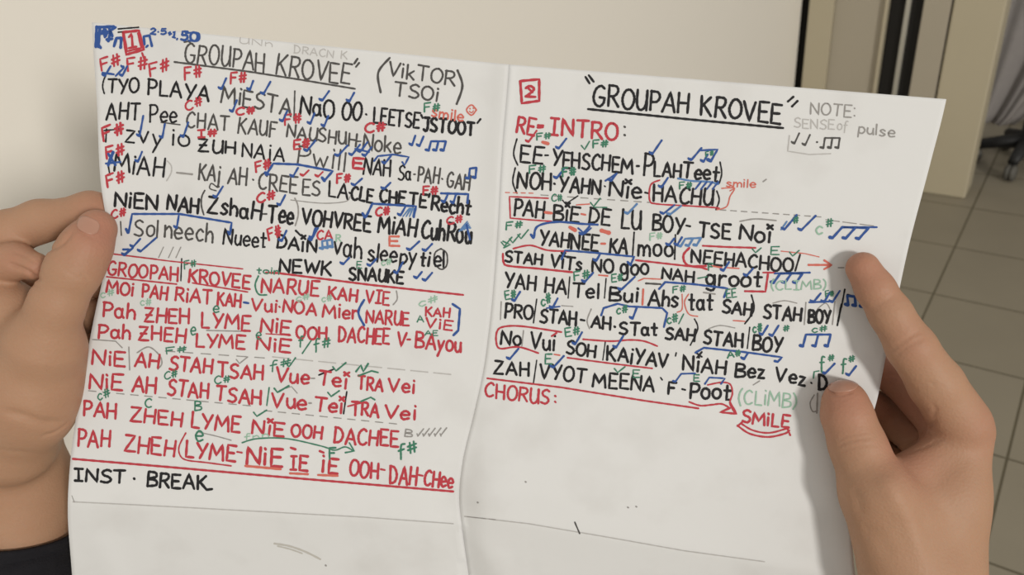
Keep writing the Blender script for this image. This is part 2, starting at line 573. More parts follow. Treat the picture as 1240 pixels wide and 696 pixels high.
G = {
    'A': (.78, [[(0, 0), (.38, 1), (.78, 0)], [(.14, .36), (.66, .34)]]),
    'B': (.66, [[(.03, 0), (.03, 1)], ['~', (.03, 1), (.5, .95), (.55, .68), (.05, .52), (.6, .42), (.62, .1), (.02, 0)]]),
    'C': (.66, [['~', (.64, .86), (.42, 1), (.12, .78), (.02, .42), (.16, .08), (.42, 0), (.66, .14)]]),
    'D': (.7, [[(.05, 0), (.05, 1)], ['~', (0, 1), (.42, .92), (.68, .52), (.48, .1), (.02, 0)]]),
    'E': (.6, [[(.6, 1), (.03, 1), (.03, 0), (.62, .0)], [(.03, .52), (.5, .52)]]),
    'F': (.58, [[(.58, 1), (.03, 1), (.03, 0)], [(.03, .55), (.46, .55)]]),
    'G': (.74, [['~', (.66, .88), (.42, 1), (.12, .8), (.02, .42), (.16, .08), (.45, 0), (.68, .16), (.7, .4)], [(.4, .42), (.74, .42)]]),
    'H': (.68, [[(.03, 0), (.03, 1)], [(.65, 0), (.65, 1)], [(.03, .5), (.65, .5)]]),
    'I': (.5, [[(.25, 0), (.25, 1)], [(0, 1), (.5, 1)], [(0, 0), (.5, 0)]]),
    'J': (.5, [[(0, 1), (.5, 1)], ['~', (.36, 1), (.36, .2), (.2, 0), (0, .12)]]),
    'K': (.68, [[(.04, 0), (.04, 1)], [(.62, 1), (.06, .44)], [(.2, .56), (.68, 0)]]),
    'L': (.56, [[(.04, 1), (.04, 0), (.56, 0)]]),
    'M': (.95, [[(0, 0), (.1, 1), (.47, .3), (.84, 1), (.95, 0)]]),
    'N': (.74, [[(.03, 0), (.03, 1), (.7, 0), (.7, 1)]]),
    'O': (.74, [O_(0, .74, 0, 1)]),
    'P': (.6, [[(.05, 0), (.05, 1)], ['~', (.0, .98), (.45, .96), (.6, .72), (.42, .48), (.05, .44)]]),
    'R': (.68, [[(.04, 0), (.04, 1)], ['~', (.0, .98), (.48, .96), (.6, .74), (.42, .52), (.06, .47)], [(.28, .48), (.68, 0)]]),
    'S': (.62, [['~', (.58, .88), (.34, 1), (.06, .82), (.14, .58), (.46, .44), (.6, .22), (.38, 0), (0, .08)]]),
    'T': (.72, [[(0, 1), (.72, 1)], [(.37, 1), (.35, 0)]]),
    'U': (.66, [['~', (.03, 1), (.03, .3), (.22, 0), (.48, .08), (.62, .4), (.63, 1)], [(.63, 1), (.66, 0)]]),
    'V': (.7, [[(0, 1), (.33, 0), (.7, 1)]]),
    'W': (1.0, [[(0, 1), (.24, 0), (.5, .8), (.74, 0), (1.0, 1)]]),
    'X': (.66, [[(0, 1), (.66, 0)], [(.66, 1), (0, 0)]]),
    'Y': (.7, [[(0, 1), (.36, .46)], [(.7, 1), (.24, 0)]]),
    'Z': (.7, [[(.04, 1), (.64, 1), (.02, 0), (.7, .02)]]),
    'Q': (.7, [[(.04, 1), (.64, 1), (.02, 0), (.7, .02)], [(.12, .5), (.56, .5)]]),   # barred z
    'a': (.56, [O_(0, .46, 0, .62), ['~', (.48, .62), (.46, .2), (.56, 0)]]),
    'c': (.46, [['~', (.46, .52), (.24, .64), (.02, .34), (.2, 0), (.46, .1)]]),
    'd': (.52, [O_(0, .48, 0, .6), [(.5, 1), (.5, 0)]]),
    'e': (.52, [['~', (.02, .34), (.48, .36), (.4, .6), (.2, .64), (.0, .36), (.16, .02), (.5, .1)]]),
    'f': (.46, [['~', (.46, .95), (.26, .98), (.18, .7), (.16, 0), (.14, -.25)], [(0, .5), (.4, .54)]]),
    'g': (.52, [O_(0, .46, 0.02, .64), ['~', (.48, .64), (.48, -.2), (.28, -.38), (.02, -.28)]]),
    'h': (.5, [[(.02, 1.05), (.02, 0)], ['~', (.02, .4), (.26, .62), (.46, .42), (.48, 0)]]),
    'i': (.12, [[(.06, .7), (.06, 0)], [(.04, 1.0), (.09, .94)]]),
    'ï': (.16, [[(.08, .72), (.08, 0)], [(-.1, 1.2), (.24, .92)], [(.22, 1.2), (-.08, .92)]]),
    'j': (.3, [['~', (.2, .72), (.2, -.1), (.12, -.25), (.3, -.22)], [(.18, 1.0), (.23, .95)]]),
    'k': (.5, [[(.02, 1), (.02, 0)], [(.46, .62), (.06, .28)], [(.16, .34), (.5, 0)]]),
    'l': (.1, [[(.05, 1.08), (.05, 0)]]),
    'm': (.8, [[(.02, .64), (.02, 0)], ['~', (.02, .4), (.22, .62), (.38, .42), (.38, 0)], ['~', (.38, .4), (.58, .62), (.76, .42), (.78, 0)]]),
    'n': (.5, [[(.02, .66), (.02, 0)], ['~', (.02, .4), (.26, .64), (.46, .42), (.48, 0)]]),
    'o': (.54, [O_(0, .54, 0, .66)]),
    'p': (.5, [[(.03, .64), (.03, -.38)], ['~', (.03, .55), (.3, .64), (.5, .34), (.3, .02), (.04, .1)]]),
    'r': (.4, [[(.02, .66), (.02, 0)], ['~', (.02, .4), (.2, .62), (.4, .58)]]),
    's': (.44, [['~', (.42, .54), (.22, .66), (.04, .5), (.22, .34), (.42, .18), (.22, 0), (0, .08)]]),
    't': (.44, [[(.2, .98), (.2, 0), (.36, .02)], [(0, .62), (.44, .62)]]),
    'u': (.5, [['~', (.02, .64), (.04, .18), (.22, 0), (.44, .2), (.46, .64)], [(.46, .64), (.5, 0)]]),
    'v': (.48, [[(0, .64), (.24, 0), (.48, .64)]]),
    'w': (.72, [[(0, .64), (.18, 0), (.36, .5), (.54, 0), (.72, .64)]]),
    'y': (.5, [[(0, .64), (.26, .05)], [(.5, .64), (.08, -.38)]]),
    'z': (.46, [[(.02, .62), (.42, .62), (.0, 0), (.46, .02)]]),
    '1': (.4, [[(.02, .78), (.2, 1), (.2, 0)], [(0, 0), (.42, 0)]]),
    '2': (.56, [['~', (.04, .8), (.28, 1), (.5, .76), (.34, .42), (.02, .04)], [(.02, .04), (.56, 0)]]),
    '5': (.56, [[(.52, 1), (.1, 1), (.08, .56)], ['~', (.08, .56), (.42, .6), (.52, .28), (.3, 0), (.02, .08)]]),
    '4': (.56, [[(.4, 0), (.4, 1), (.02, .35), (.56, .35)]]),
    '0': (.56, [O_(0, .56, 0, 1)]),
    '#': (.6, [[(.14, .05), (.2, .95)], [(.4, .05), (.46, .95)], [(0, .34), (.58, .4)], [(.02, .64), (.6, .7)]]),
    '-': (.4, [[(.03, .46), (.37, .46)]]),
    '=': (.4, [[(.06, .58), (.36, .58)], [(.06, .46), (.36, .46)]]),
    '.': (.14, [[(.05, .42), (.09, .38)]]),
    ',': (.14, [[(.09, .1), (.03, -.15)]]),
    '+': (.5, [[(.25, .75), (.25, .2)], [(.03, .5), (.47, .5)]]),
    ':': (.16, [[(.06, .8), (.1, .76)], [(.06, .16), (.1, .12)]]),
    "'": (.14, [[(.1, 1.05), (.04, .8)]]),
    '|': (.12, [[(.08, 1.2), (.02, -.3)]]),
    '(': (.24, [['~', (.24, 1.1), (.05, .78), (.02, .34), (.2, -.12)]]),
    ')': (.24, [['~', (.0, 1.1), (.2, .78), (.22, .34), (.02, -.12)]]),
    ' ': (.4, []),
}


def smooth_line(pts, n=5):
    p = [pts[0]] + list(pts) + [pts[-1]]
    out = []
    for i in range(1, len(p) - 2):
        for k in range(n):
            t = k / n
            q = []
            for c in (0, 1):
                a, b, d, e = p[i - 1][c], p[i][c], p[i + 1][c], p[i + 2][c]
                q.append(.5 * (2 * b + (d - a) * t + (2 * a - 5 * b + 4 * d - e) * t * t + (3 * b - a - 3 * d + e) * t ** 3))
            out.append(tuple(q))
    out.append(tuple(pts[-1]))
    return out


def S(col, pts, wd=None, smooth=False):
    """one pen stroke along photo points"""
    if smooth:
        pts = smooth_line(pts, 7)
    mx = np.mean([p[0] for p in pts])
    my = np.mean([p[1] for p in pts])
    side = 'L' if mx < fold_x(my) else 'R'
    kind = 'lyric' if (col in 'kgr' and not NOTE[0]) else 'notes'
    strokes.setdefault((side, ROW_ID[0], kind), []).append((pts, wd or WID[col], col))


def T(s, x0, y0, x1, y1, h, col='k', wd=None, lean=0.03, jit=0.05):
    """handwritten word: baseline from (x0,y0) to (x1,y1), cap height h, all in photo pixels"""
    gap = 0.2
    NOTE[0] = '#' in s
    tot = sum(G[c][0] + gap for c in s) - gap
    sc = math.hypot(x1 - x0, y1 - y0) / tot
    dx, dy = (x1 - x0) / (tot * sc), (y1 - y0) / (tot * sc)
    x = 0.0
    for c in s:
        wdt, gl = G[c]
        jx, jy = random.uniform(-jit, jit), random.uniform(-jit, jit)
        hs = 1 + random.uniform(-jit, jit)
        sl = random.uniform(-jit, jit)
        for st in gl:
            rnd = st[0] == '~'
            pp = st[1:] if rnd else st
            q = []
            for (gx, gy) in pp:
                ax = (x + gx + jx * .5 + random.uniform(-.015, .015)) * sc + sl * gy * h
                ay = (gy * hs + jy + random.uniform(-.015, .015)) * h
                q.append((x0 + ax * dx + ay * (dy * .5 + lean), y0 + ax * dy - ay))
            S(col, q, wd, rnd)
        x += wdt + gap
    NOTE[0] = False


def tick(x1, y1, x0, y0, col='b', wd=None, blob=True):
    """slanted note stem with a small blob/hook at its foot"""
    S(col, [(x1, y1), (x0, y0)], wd)
    if blob:
        S(col, [(x0, y0), (x0 - 2.6, y0 - 1.2), (x0 - 3.4, y0 - 2.8)], (wd or WID[col]) * .95, True)
        S(col, [(x0 - .3, y0 - 1), (x0 - 1.6, y0 - 1.8)], (wd or WID[col]) * 1.2)


def check(x1, y1, x0, y0, col='e', wd=None):
    S(col, [(x1, y1), (x0, y0), (x0 - 4, y0 - 5)], wd)


def notes(x0, y0, x1, y1, n, h, col='b', wd=None, lean=-.35):
    """n notes joined by a beam"""
    S(col, [(x0, y0), (x1, y1)], wd)
    for k in range(n):
        t = k / max(n - 1, 1)
        a = (x0 + (x1 - x0) * t, y0 + (y1 - y0) * t)
        b = (a[0] + lean * h, a[1] + h)
        S(col, [a, b], wd)
        S(col, [b, (b[0] - 3.6, b[1] - .8)], (wd or WID[col]) * 1.45)


def dash(col, x0, y0, x1, y1, n, wd=None, fill=.55):
    for k in range(n):
        a, b = k / n, (k + fill) / n
        S(col, [(x0 + (x1 - x0) * a, y0 + (y1 - y0) * a), (x0 + (x1 - x0) * b, y0 + (y1 - y0) * b)], wd)


# ---- left page, heading
ROW_ID[0] = 1
T('GROUPAH', 224, 74.5, 320, 87, 23, 'g', 2.5)
T('KROVEE', 334, 88.5, 423, 102.5, 24, 'g', 2.6)
S('g', [(211, 75), (300, 86.5), (361, 96), (430, 107.5)], 2.3)
S('g', [(429, 77), (433, 71)], 2.6)
S('g', [(431, 81), (435, 76)], 2.6)
S('g', [(223, 51), (228, 50), (231, 52)], 2)
S('g', [(472, 70), (458, 88), (461, 112)], 2.8, True)
T('VikTOR', 470, 92, 551, 104, 17, 'g', 2.5)
T('TSOi', 478, 115, 530, 122, 16, 'g', 2.6)
S('g', [(554, 85), (560, 104), (553, 126)], 2.9, True)
T('F#', 514, 136, 533, 134, 10, 'e', 2)
T('smile', 523, 141, 561, 147, 12, 'o', 2.1)
S('o', [(577, 133), (571, 127), (565, 133), (571, 139.5), (577, 133)], 1.8, True)
S('o', [(568.5, 134.5), (571, 136.5), (573.5, 134)], 1.3, True)
S('o', [(569, 131), (569.4, 132)], 1.5)
S('o', [(573, 130.6), (573.4, 131.6)], 1.5)
T('DRACN K', 356, 64, 420, 72, 9, 'f', 1.4)
T('UNn', 290, 52, 330, 57, 7, 'f', 1.2)
# corner scribble and boxed 1
ROW_ID[0] = 2
for (a, b, c2, d2) in ((116, 57, 117, 32), (119, 57, 121, 33), (117, 33, 138, 32), (118, 41, 130, 40), (124, 38, 128, 36), (128, 44, 130, 38),
                       (131, 50, 134, 38), (135, 36, 140, 33), (138, 56, 141, 46), (141, 46, 147, 46), (146, 58, 147, 46), (122, 58, 118, 52), (129, 48, 136, 47),
                       (132, 34, 136, 44), (126, 33, 127, 45)):
    S('b', [(a, b), (c2, d2)], 3.6)
for (a, b, c2, d2) in ((175, 54, 174, 44), (174, 44, 181, 43), (181, 43, 184, 56), (179, 55, 177, 57)):
    S('b', [(a, b), (c2, d2)], 3)
for (a, b, c2, d2) in ((143, 35, 168, 33), (143, 39, 169, 37)):
    S('k', [(a, b), (c2, d2)], 2)
S('r', [(149, 39), (168, 37), (174, 60), (153, 66), (149, 39)], 3.4)
S('r', [(150, 41), (154, 62), (171, 58), (167, 40)], 2.4)
T('1', 156, 58, 165, 56.5, 16, 'r', 3)
T('2.5', 182, 41, 201, 42, 7, 'b', 2.4)
T('+1,', 203, 43, 215, 47, 7, 'b', 2.4)
T('50', 219, 48, 239, 50, 10, 'b', 3)
S('b', [(225, 40), (240, 40), (240, 49), (228, 49)], 2.4, True)
# chords in red over the first lines
ROW_ID[0] = 3
for a in ((123, 86, 146, 78, 14), (154, 87, 178, 83, 16), (182, 92, 205, 85, 15), (224, 97, 244, 94, 15), (279, 101, 298, 100, 13)):
    T('F#', *a, 'r', 2.6)
S('r', [(172, 64), (176, 75)], 2.4)
T('C#', 225, 134, 245, 128, 11, 'r', 2.4)
T('C#', 286, 139, 308, 138, 9, 'r', 2.6)
T('F#', 345, 151, 365, 149, 12, 'r', 2.6)
T('F#', 125, 171, 150, 161, 15, 'r', 3)
S('k', [(126, 158), (148, 156)], 2)
S('k', [(128, 172), (129, 156)], 2)
T('I#', 240, 166, 262, 165, 9, 'r', 2.6)
T('C#', 442, 161, 466, 159, 11, 'r', 2.8)
T('F#', 129, 193, 151, 187, 14, 'r', 2.8)
T('F#', 130, 228, 151, 220, 15, 'r', 2.8)
T('F#', 310, 209, 328, 204, 12, 'r', 2.7)
T('C#', 311, 246, 333, 241, 11, 'r', 2.7)
T('C#', 135, 265, 152, 261, 10, 'r', 2.5)
T('E#', 356, 181, 375, 179, 11, 'r', 2.8)
T('E', 427, 203, 440, 204, 12, 'r', 3.4)
T('F#', 408, 222, 424, 220, 11, 'r', 2.7)
T('F#', 512, 236, 530, 235, 10, 'r', 2.6)
T('C#', 455, 262, 472, 260, 10, 'r', 2.7)
T('C#', 541, 272, 560, 269, 9, 'r', 2.3)
T('F#', 326, 291, 341, 285, 14, 'r', 2.6)
T('E', 471, 298, 483, 298, 11, 'o', 2.8)
T('CA', 384, 290, 402, 290, 11, 'r', 2.4)
# line 1
ROW_ID[0] = 4
T('(', 124, 112, 127, 112, 18, 'k', 2)
T('TYO', 130, 113, 168, 112, 17, 'k', 2.8)
T('PLAYA', 179, 114.5, 252, 123, 18, 'k', 2.9)
T('MiESTA', 268, 123, 352, 140, 20, 'g', 2.7)
S('g', [(357, 110), (356, 146)], 1.9)
T('NaO', 363, 138, 404, 143, 21, 'k', 3)
T('OO', 414, 144, 437, 146, 21, 'k', 3)
S('k', [(443, 138), (444, 139)], 2.4)
T('LEETSE', 452, 149, 507, 155, 18, 'k', 2.9)
T('JSTOOT', 513, 158, 574, 164, 16, 'k', 3.5)
S('k', [(510, 139), (512, 143)], 2.6)
S('k', [(578, 149), (582, 144)], 2.6)
for a in ((327.6, 98.7, 319, 114), (306.7, 97.6, 302.5, 109), (274, 94.5, 268, 108), (287, 121, 281.5, 135.5), (398.7, 110, 390, 122), (429, 112, 423, 123),
          (381, 137, 375.7, 150), (397.7, 140, 392.5, 153), (348, 134, 342, 147), (134, 80, 127, 92), (140, 92, 150, 82), (154, 80, 148, 92)):
    tick(*a)
S('b', [(124, 88), (138, 90)], 2.6)
# line 2
ROW_ID[0] = 5
T('AHT', 129, 144, 169, 146, 20, 'k', 2.8)
T('Pee', 181, 147, 214, 148, 20, 'k', 2.5)
S('g', [(195, 148), (218, 151)], 1.8)
T('CHAT', 226, 154, 277, 158, 18, 'g', 2.5)
T('KAUF', 288, 160, 334, 166, 18, 'g', 2.5)
T('NAUSHUH', 347, 166, 431, 177, 15.5, 'g', 2.5)
S('g', [(431, 171), (437, 171)], 2)
T('Noke', 439, 180, 485, 186, 19, 'g', 2.5)
for a in ((503, 164, 499, 176), (513, 165, 508, 177)):
    tick(*a)
notes(522, 171, 540, 171, 3, 11, 'b', 2.6, -.25)
# line 3
ROW_ID[0] = 6
T('zvy', 151, 172, 196, 177, 22, 'k', 2.6)
T('io', 208, 176, 229, 178, 19, 'k', 2.6)
T('QUH', 240, 183, 285, 186, 15, 'k', 2.9)
T('NAjA', 293, 189, 344, 195, 17, 'k', 2.5)
T('Pwill', 360, 197, 418, 207, 22, 'g', 2.3)
T('NAH', 440, 210, 472, 214, 20, 'k', 2.6)
T('Sa', 482, 217, 497, 219, 17, 'k', 2.3)
T('PAH', 506, 219, 531, 223, 18, 'g', 2.5)
S('g', [(535, 216), (536, 217)], 2.2)
T('GAH', 541, 226, 568, 231, 18, 'g', 2.5)
S('g', [(501, 211), (503, 211)], 2)
for a in ((173.5, 140, 169, 165), (199.6, 150, 196.5, 167), (228, 148, 222, 166), (382, 170, 371.5, 183), (421, 176, 409, 189), (436, 175, 426, 188),
          (450, 178, 442, 189), (445, 172, 436, 184), (474, 188, 466, 198)):
    tick(*a)
S('b', [(430, 180), (447, 184)], 2.4)
S('b', [(453, 195), (457.5, 189), (476, 187), (495, 190), (490, 200), (487, 196)], 2.3)
notes(569, 204, 577, 203, 2, 12, 'b', 2.6, -.1)
# line 4
ROW_ID[0] = 7
T('MiAH', 138, 208, 198, 213, 22, 'k', 2.8)
S('k', [(131, 200), (133, 212)], 2)
T(')', 201, 216, 207, 216, 20, 'f', 1.6)
S('p', [(214, 209), (233, 211)], 2.4)
T('KAj', 240, 217, 266, 221, 19, 'g', 2.6)
T('AH', 276, 222, 298, 225, 20, 'g', 2.6)
S('g', [(306, 217), (307, 218)], 2.2)
T('CREE', 313, 228, 359, 234, 19, 'g', 2.6)
T('ES', 366, 235, 387, 237, 18, 'g', 2.5)
T('LA', 398, 238, 421, 241, 19, 'k', 2.6)
S('k', [(423, 233), (424, 234)], 2.6)
T('CLE', 425, 241, 451, 246, 16, 'k', 3.2)
T('CHE', 460, 244, 490, 248, 15, 'k', 3.3)
T("TE'", 495, 250, 520, 252, 16, 'k', 3.2)
T('Recht', 522, 254, 569, 261, 18, 'k', 3.4)
tick(172, 183.5, 167, 196)
S('b', [(137, 184), (131, 200)], 4)
S('b', [(131, 186), (140, 200)], 3)
S('b', [(128, 198), (146, 196)], 2.6)
S('b', [(322, 212), (331, 198), (360, 199), (403, 207), (393.5, 218)], 2.9)
S('b', [(393, 219), (390, 215)], 4)
S('b', [(325, 211), (321, 209)], 4)
tick(361, 203, 354.7, 214)
tick(374, 206, 367, 213, 'r', 2.2)
tick(391, 208, 385, 214, 'r', 2.2)
tick(438.6, 216, 429, 224.5)
tick(473, 221, 465, 229)
S('b', [(534, 234), (567, 235), (566, 246)], 2.9)
tick(542, 236, 538, 245)
tick(552, 236, 549, 246)
S('p', [(352, 242), (390, 246), (418, 244), (424, 238)], 1.2, True)
# line 5
ROW_ID[0] = 8
T('NiEN', 138, 250, 191, 254, 17, 'k', 3.4)
T('NAH', 202, 254, 240, 258, 18, 'k', 3.4)
T('(', 243, 258, 247, 258, 25, 'g', 2)
T('ZshaH', 251, 257, 316, 267, 20, 'k', 3.2)
S('g', [(318, 259), (323, 259)], 2.2)
T('Tee', 324, 269, 355, 271, 21, 'k', 3.4)
T(')', 357, 270, 361, 270, 28, 'p', 1.8)
T('VOHVREE', 366, 271, 448, 281, 18.5, 'k', 3.3)
T('MiAH', 458, 281, 503, 287, 20, 'k', 3.3)
T('CuhRou', 510, 288, 570, 294, 22, 'k', 3.4)
tick(270, 225.5, 261.6, 239)
tick(345.5, 236, 339, 248.6)
S('g', [(262, 226), (256, 222), (254, 228), (262, 231)], 1.6, True)
S('b', [(443, 263), (451, 246.5), (503.7, 249.7), (501, 263)], 2.9)
S('b', [(442, 263), (439, 258)], 3.4)
tick(491, 250, 485, 261)
for k in range(4):
    S('l', [(488 + k * 4, 262), (496 + k * 2, 252)], 1.8)
for k in range(5):
    S('l', [(556 + k * 3, 280 - k), (566 + k, 268 + k * 2)], 1.8)
tick(385, 276, 378, 288.5)
S('b', [(565, 272), (569, 290)], 2.6)
# line 6
ROW_ID[0] = 9
S('b', [(155.6, 282), (160, 259), (217.5, 259), (280.5, 269.6), (278.4, 284)], 2.7)
S('b', [(155, 282), (152.5, 277)], 3.2)
S('b', [(278, 284), (276, 280)], 2.8)
tick(216.5, 261, 214, 276)
S('g', [(146, 268), (147, 285)], 1.6)
T('Sol', 163, 284, 191, 287, 19, 'g', 2.5)
T('neech', 199, 287, 258, 293, 21, 'g', 2.6)
T('Nueet', 270, 295, 322, 300, 18, 'k', 2.6)
T('DAïN', 335, 300, 383, 306, 16, 'k', 3)
T('vah', 404, 308, 438, 312, 23, 'k', 2.7)
T('sleepy', 446, 315, 503, 320, 19, 'k', 2.8)
T('ti', 509, 321, 519, 323, 16, 'k', 3.2)
T('el', 525, 322, 538, 323, 18, 'k', 2.8)
S('g', [(534, 301), (527, 306), (526, 318), (534, 326), (541, 321), (541, 307), (534, 301)], 1.9, True)
S('k', [(358, 279), (364, 285)], 2.6)
for a in ((170, 289, 161, 299), (189, 288, 170, 304.6), (161, 300, 151, 309), (382, 276, 377, 291), (347, 279, 341, 292), (508, 292, 496, 303), (523.5, 295, 515, 304),
          (423, 312, 415.5, 320), (456, 313, 448, 322), (488, 317, 480.5, 331), (511, 329, 504.6, 337), (523.5, 330, 515, 340)):
    tick(*a)
S('b', [(149, 302), (158, 302), (150, 309)], 3)
notes(390, 292, 402, 290, 3, 9, 'l', 2.6, .1)
T('R', 407, 292, 413, 292, 8, 't', 1.8)
T('E', 432, 325, 438, 325, 8, 'e', 1.6)
T('c#', 462, 322, 474, 320, 8, 't', 1.6)
# line 7
ROW_ID[0] = 10
T('NEWK', 338, 329, 401, 333, 16, 'k', 3.1)
T('SNAUKE', 423, 338, 488, 343, 15, 'k', 3.2)
T('toin', 311, 331, 338, 332, 7, 'e', 1.6)
S('r', [(137, 307.5), (205, 316), (294, 325.5)], 1.7)
S('k', [(137, 307), (190, 313.5)], 1.0)
S('r', [(322, 330), (336, 330.5), (450, 345), (561, 357)], 2.6)
for x in (192, 204, 213):
    S('p', [(x, 312), (x + 6, 299)], 1.3)
# red chorus
ROW_ID[0] = 11
T('GROOPAH', 130, 333, 215, 340, 16, 'r', 2.8)
S('r', [(129, 335), (214, 344)], 2)
S('k', [(220, 313), (219, 340)], 1.7)
T('F#', 223, 326, 238, 323, 9, 'e', 1.6)
T('KROVEE', 228, 341, 302, 350, 16, 'r', 3)
S('r', [(233, 342.5), (300, 353.5)], 1.9)
S('e', [(313, 334), (309, 345), (313, 356), (323, 357)], 2, True)
T('NARUE', 316, 353, 385, 358, 17, 'r', 3)
T('KAH', 397, 361, 432, 365, 15, 'r', 3)
T('VIE', 443, 366, 471, 369, 15, 'r', 2.7)
S('p', [(480, 352), (481, 362), (476, 369)], 1.6, True)
ROW_ID[0] = 12
T('MOi', 129, 354, 161, 358, 15, 'r', 3)
T('PAH', 172, 360, 202, 363, 16, 'r', 2.9)
T('RiAT', 212, 364, 256, 368, 16, 'r', 2.9)
T('KAH', 263, 369, 291, 372, 15, 'r', 2.9)
S('b', [(295, 366), (301, 367)], 2.6)
T('Vui', 304, 376, 335, 378, 15, 'r', 2.8)
S('r', [(338, 371), (339, 372)], 2.4)
T('NOA', 342, 378, 383, 382, 15, 'r', 2.9)
T('Mier', 391, 383, 433, 387, 15, 'r', 2.9)
S('b', [(441, 363), (434, 378), (441, 394)], 2.9, True)
T('NARUE', 443, 391, 495, 394, 16, 'r', 2.8)
T('KAH', 515, 382, 544, 384, 10.5, 'r', 2.5)
T('ViE', 516, 396, 547, 400, 11.5, 'r', 2.5)
S('b', [(548, 368), (557, 374), (555, 400), (549, 406)], 2.9)
ROW_ID[0] = 13
T('Pah', 124, 383, 163, 387, 18, 'r', 3)
T('QHEH', 174, 389, 229, 392, 17, 'r', 3)
T('LYME', 244, 396, 302, 400, 18, 'r', 3)
S('p', [(250, 400), (292, 401)], 1.5)
T('NiE', 315, 401, 351, 405, 16, 'r', 3)
S('r', [(322, 404), (352, 406)], 1.4)
T('OOH', 359, 410, 396, 411, 15, 'r', 3)
T('DACHEE', 410, 413, 471, 417, 18, 'r', 3)
T('V', 481, 418, 491, 419, 16, 'r', 2.9)
S('r', [(493, 411), (497, 411)], 2.4)
T('BAyou', 503, 421, 558, 427, 18, 'r', 3)
ROW_ID[0] = 14
T('Pah', 119, 409, 158, 411, 17, 'r', 3)
T('QHEH', 168, 411, 224, 415, 16, 'r', 3)
T('LYME', 237, 419, 296, 423, 16, 'r', 3)
T('NiE', 310, 423, 351, 427, 15.5, 'r', 3)
S('p', [(112, 411), (140, 413), (148, 421)], 1.4)
for (s, a) in (('c#', (122, 361, 138, 358, 9)), ('c#', (170, 370, 183, 370, 9)), ('c#', (359, 365, 375, 362, 8)), ('c#', (390, 366, 402, 364, 8)), ('c#', (507, 372, 530, 365, 9)),
               ('A', (505, 390, 513, 390, 8)), ('AE', (515, 406, 530, 406, 6))):
    T(s, *a, 't' if s == 'c#' else 'e', 1.5)
T('e', 258, 379, 265, 379, 12, 'e', 1.8)
T('e', 231, 405, 237, 405, 14, 'e', 1.8)
T('e', 310, 411, 316, 411, 13, 'e', 1.6)
T('f', 362, 418, 368, 418, 11, 'e', 1.8)
S('e', [(366, 428), (377, 412)], 1.7)
T('f#', 380, 424, 400, 421, 13, 'e', 1.9)
ROW_ID[0] = 15
T('NiE', 111, 440, 151, 443, 17, 'r', 3.1)
S('p', [(156, 420), (157, 448)], 1.6)
T('AH', 163, 443, 192, 446, 17, 'r', 3.1)
S('p', [(166, 427), (180, 420), (193, 430), (196, 440), (191, 447)], 1.7, True)
T('STAH', 205, 447, 256, 452, 17, 'r', 3.1)
T('TSAH', 264, 455, 318, 460, 17, 'r', 3.1)
T('Vue', 334, 462, 374, 465, 17, 'r', 3)
S('p', [(377, 458), (381, 458)], 2)
T('Teï', 385, 466, 420, 470, 16, 'r', 3)
T('TRA', 433, 471, 463, 474, 15, 'r', 3)
T('Vei', 471, 474, 502, 476, 16, 'r', 3)
ROW_ID[0] = 16
T('NiE', 107, 470, 148, 473, 18, 'r', 3.1)
T('AH', 160, 474, 189, 476, 19, 'r', 3.1)
T('STAH', 203, 478, 252, 483, 18, 'r', 3.1)
T('TSAH', 261, 485, 316, 490, 17, 'r', 3.1)
S('e', [(326, 469), (323, 491)], 1.7)
T('Vue', 329, 493, 371, 496, 17, 'r', 3.1)
S('p', [(374, 488), (377, 488)], 2)
T('Teï', 381, 496, 415, 500, 16, 'r', 3.1)
S('k', [(420, 474), (416, 501)], 1.9)
T('TRA', 426, 502, 458, 505, 16, 'r', 3.1)
T('Vei', 466, 506, 503, 508, 16, 'r', 3.1)
for (s, a) in (('F#', (201, 429, 225, 426, 8)), ('C#', (199, 460, 215, 456, 9)), ('C#', (260, 465, 278, 463, 9)), ('c#', (119, 485, 133, 480, 11)), ('f#', (327, 448, 352, 443, 10))):
    T(s, *a, 'e', 1.7)
T('C', 175, 492, 183, 493, 11, 'e', 1.9)
T('B', 236, 497, 244, 497, 11, 'e', 1.9)
T('e', 237, 534, 246, 534, 19, 'e', 2.3)
check(419, 439, 407, 449, 'e', 2)
check(358, 433, 350, 444, 'e', 1.8)
check(350, 467, 336, 475, 'e', 2.2)
check(411, 473, 401, 480, 'e', 2)
S('k', [(386, 454), (404, 447)], 2)
S('e', [(431, 450), (437, 442), (440, 450), (446, 440)], 2.2)
S('e', [(434, 455), (450, 449), (458, 451)], 2)
S('e', [(437, 486), (449, 481), (454, 484)], 2)
S('r', [(421, 492), (440, 487)], 2)
check(323, 496.5, 311, 504, 'e', 1.9)
check(300, 432, 290, 440, 'p', 1.6)
S('p', [(346, 470), (353, 468), (360, 476)], 1.3)
dash('p', 200, 425, 330, 434, 6, 1.3)
dash('f', 330, 432, 553, 454, 8, 1.5, .75)
dash('p', 107, 473, 311, 492, 12, 1.3)
dash('p', 320, 497, 488, 514, 10, 1.3)
ROW_ID[0] = 17
T('PAH', 101, 503, 140, 507, 18, 'r', 3.1)
T('ZHEH', 157, 510, 220, 516, 17, 'r', 3.1)
T('LYME', 231, 517, 290, 524, 18, 'r', 3.1)
T('NïE', 305, 524, 343, 528, 16, 'r', 3.1)
T('OOH', 353, 529, 389, 532, 15, 'r', 3.1)
T('DACHEE', 404, 536, 482, 541, 18.5, 'r', 3.1)
T('B', 490, 528, 499, 529, 9, 'p', 1.8)
for k in range(5):
    S('p', [(506 + k * 7, 528 - k * .3), (513 + k * 7, 519 - k * .3)], 1.7)
    S('p', [(505 + k * 7, 525), (506 + k * 7, 528)], 1.7)
ROW_ID[0] = 18
T('PAH', 94, 539, 133, 542, 20, 'r', 3.1)
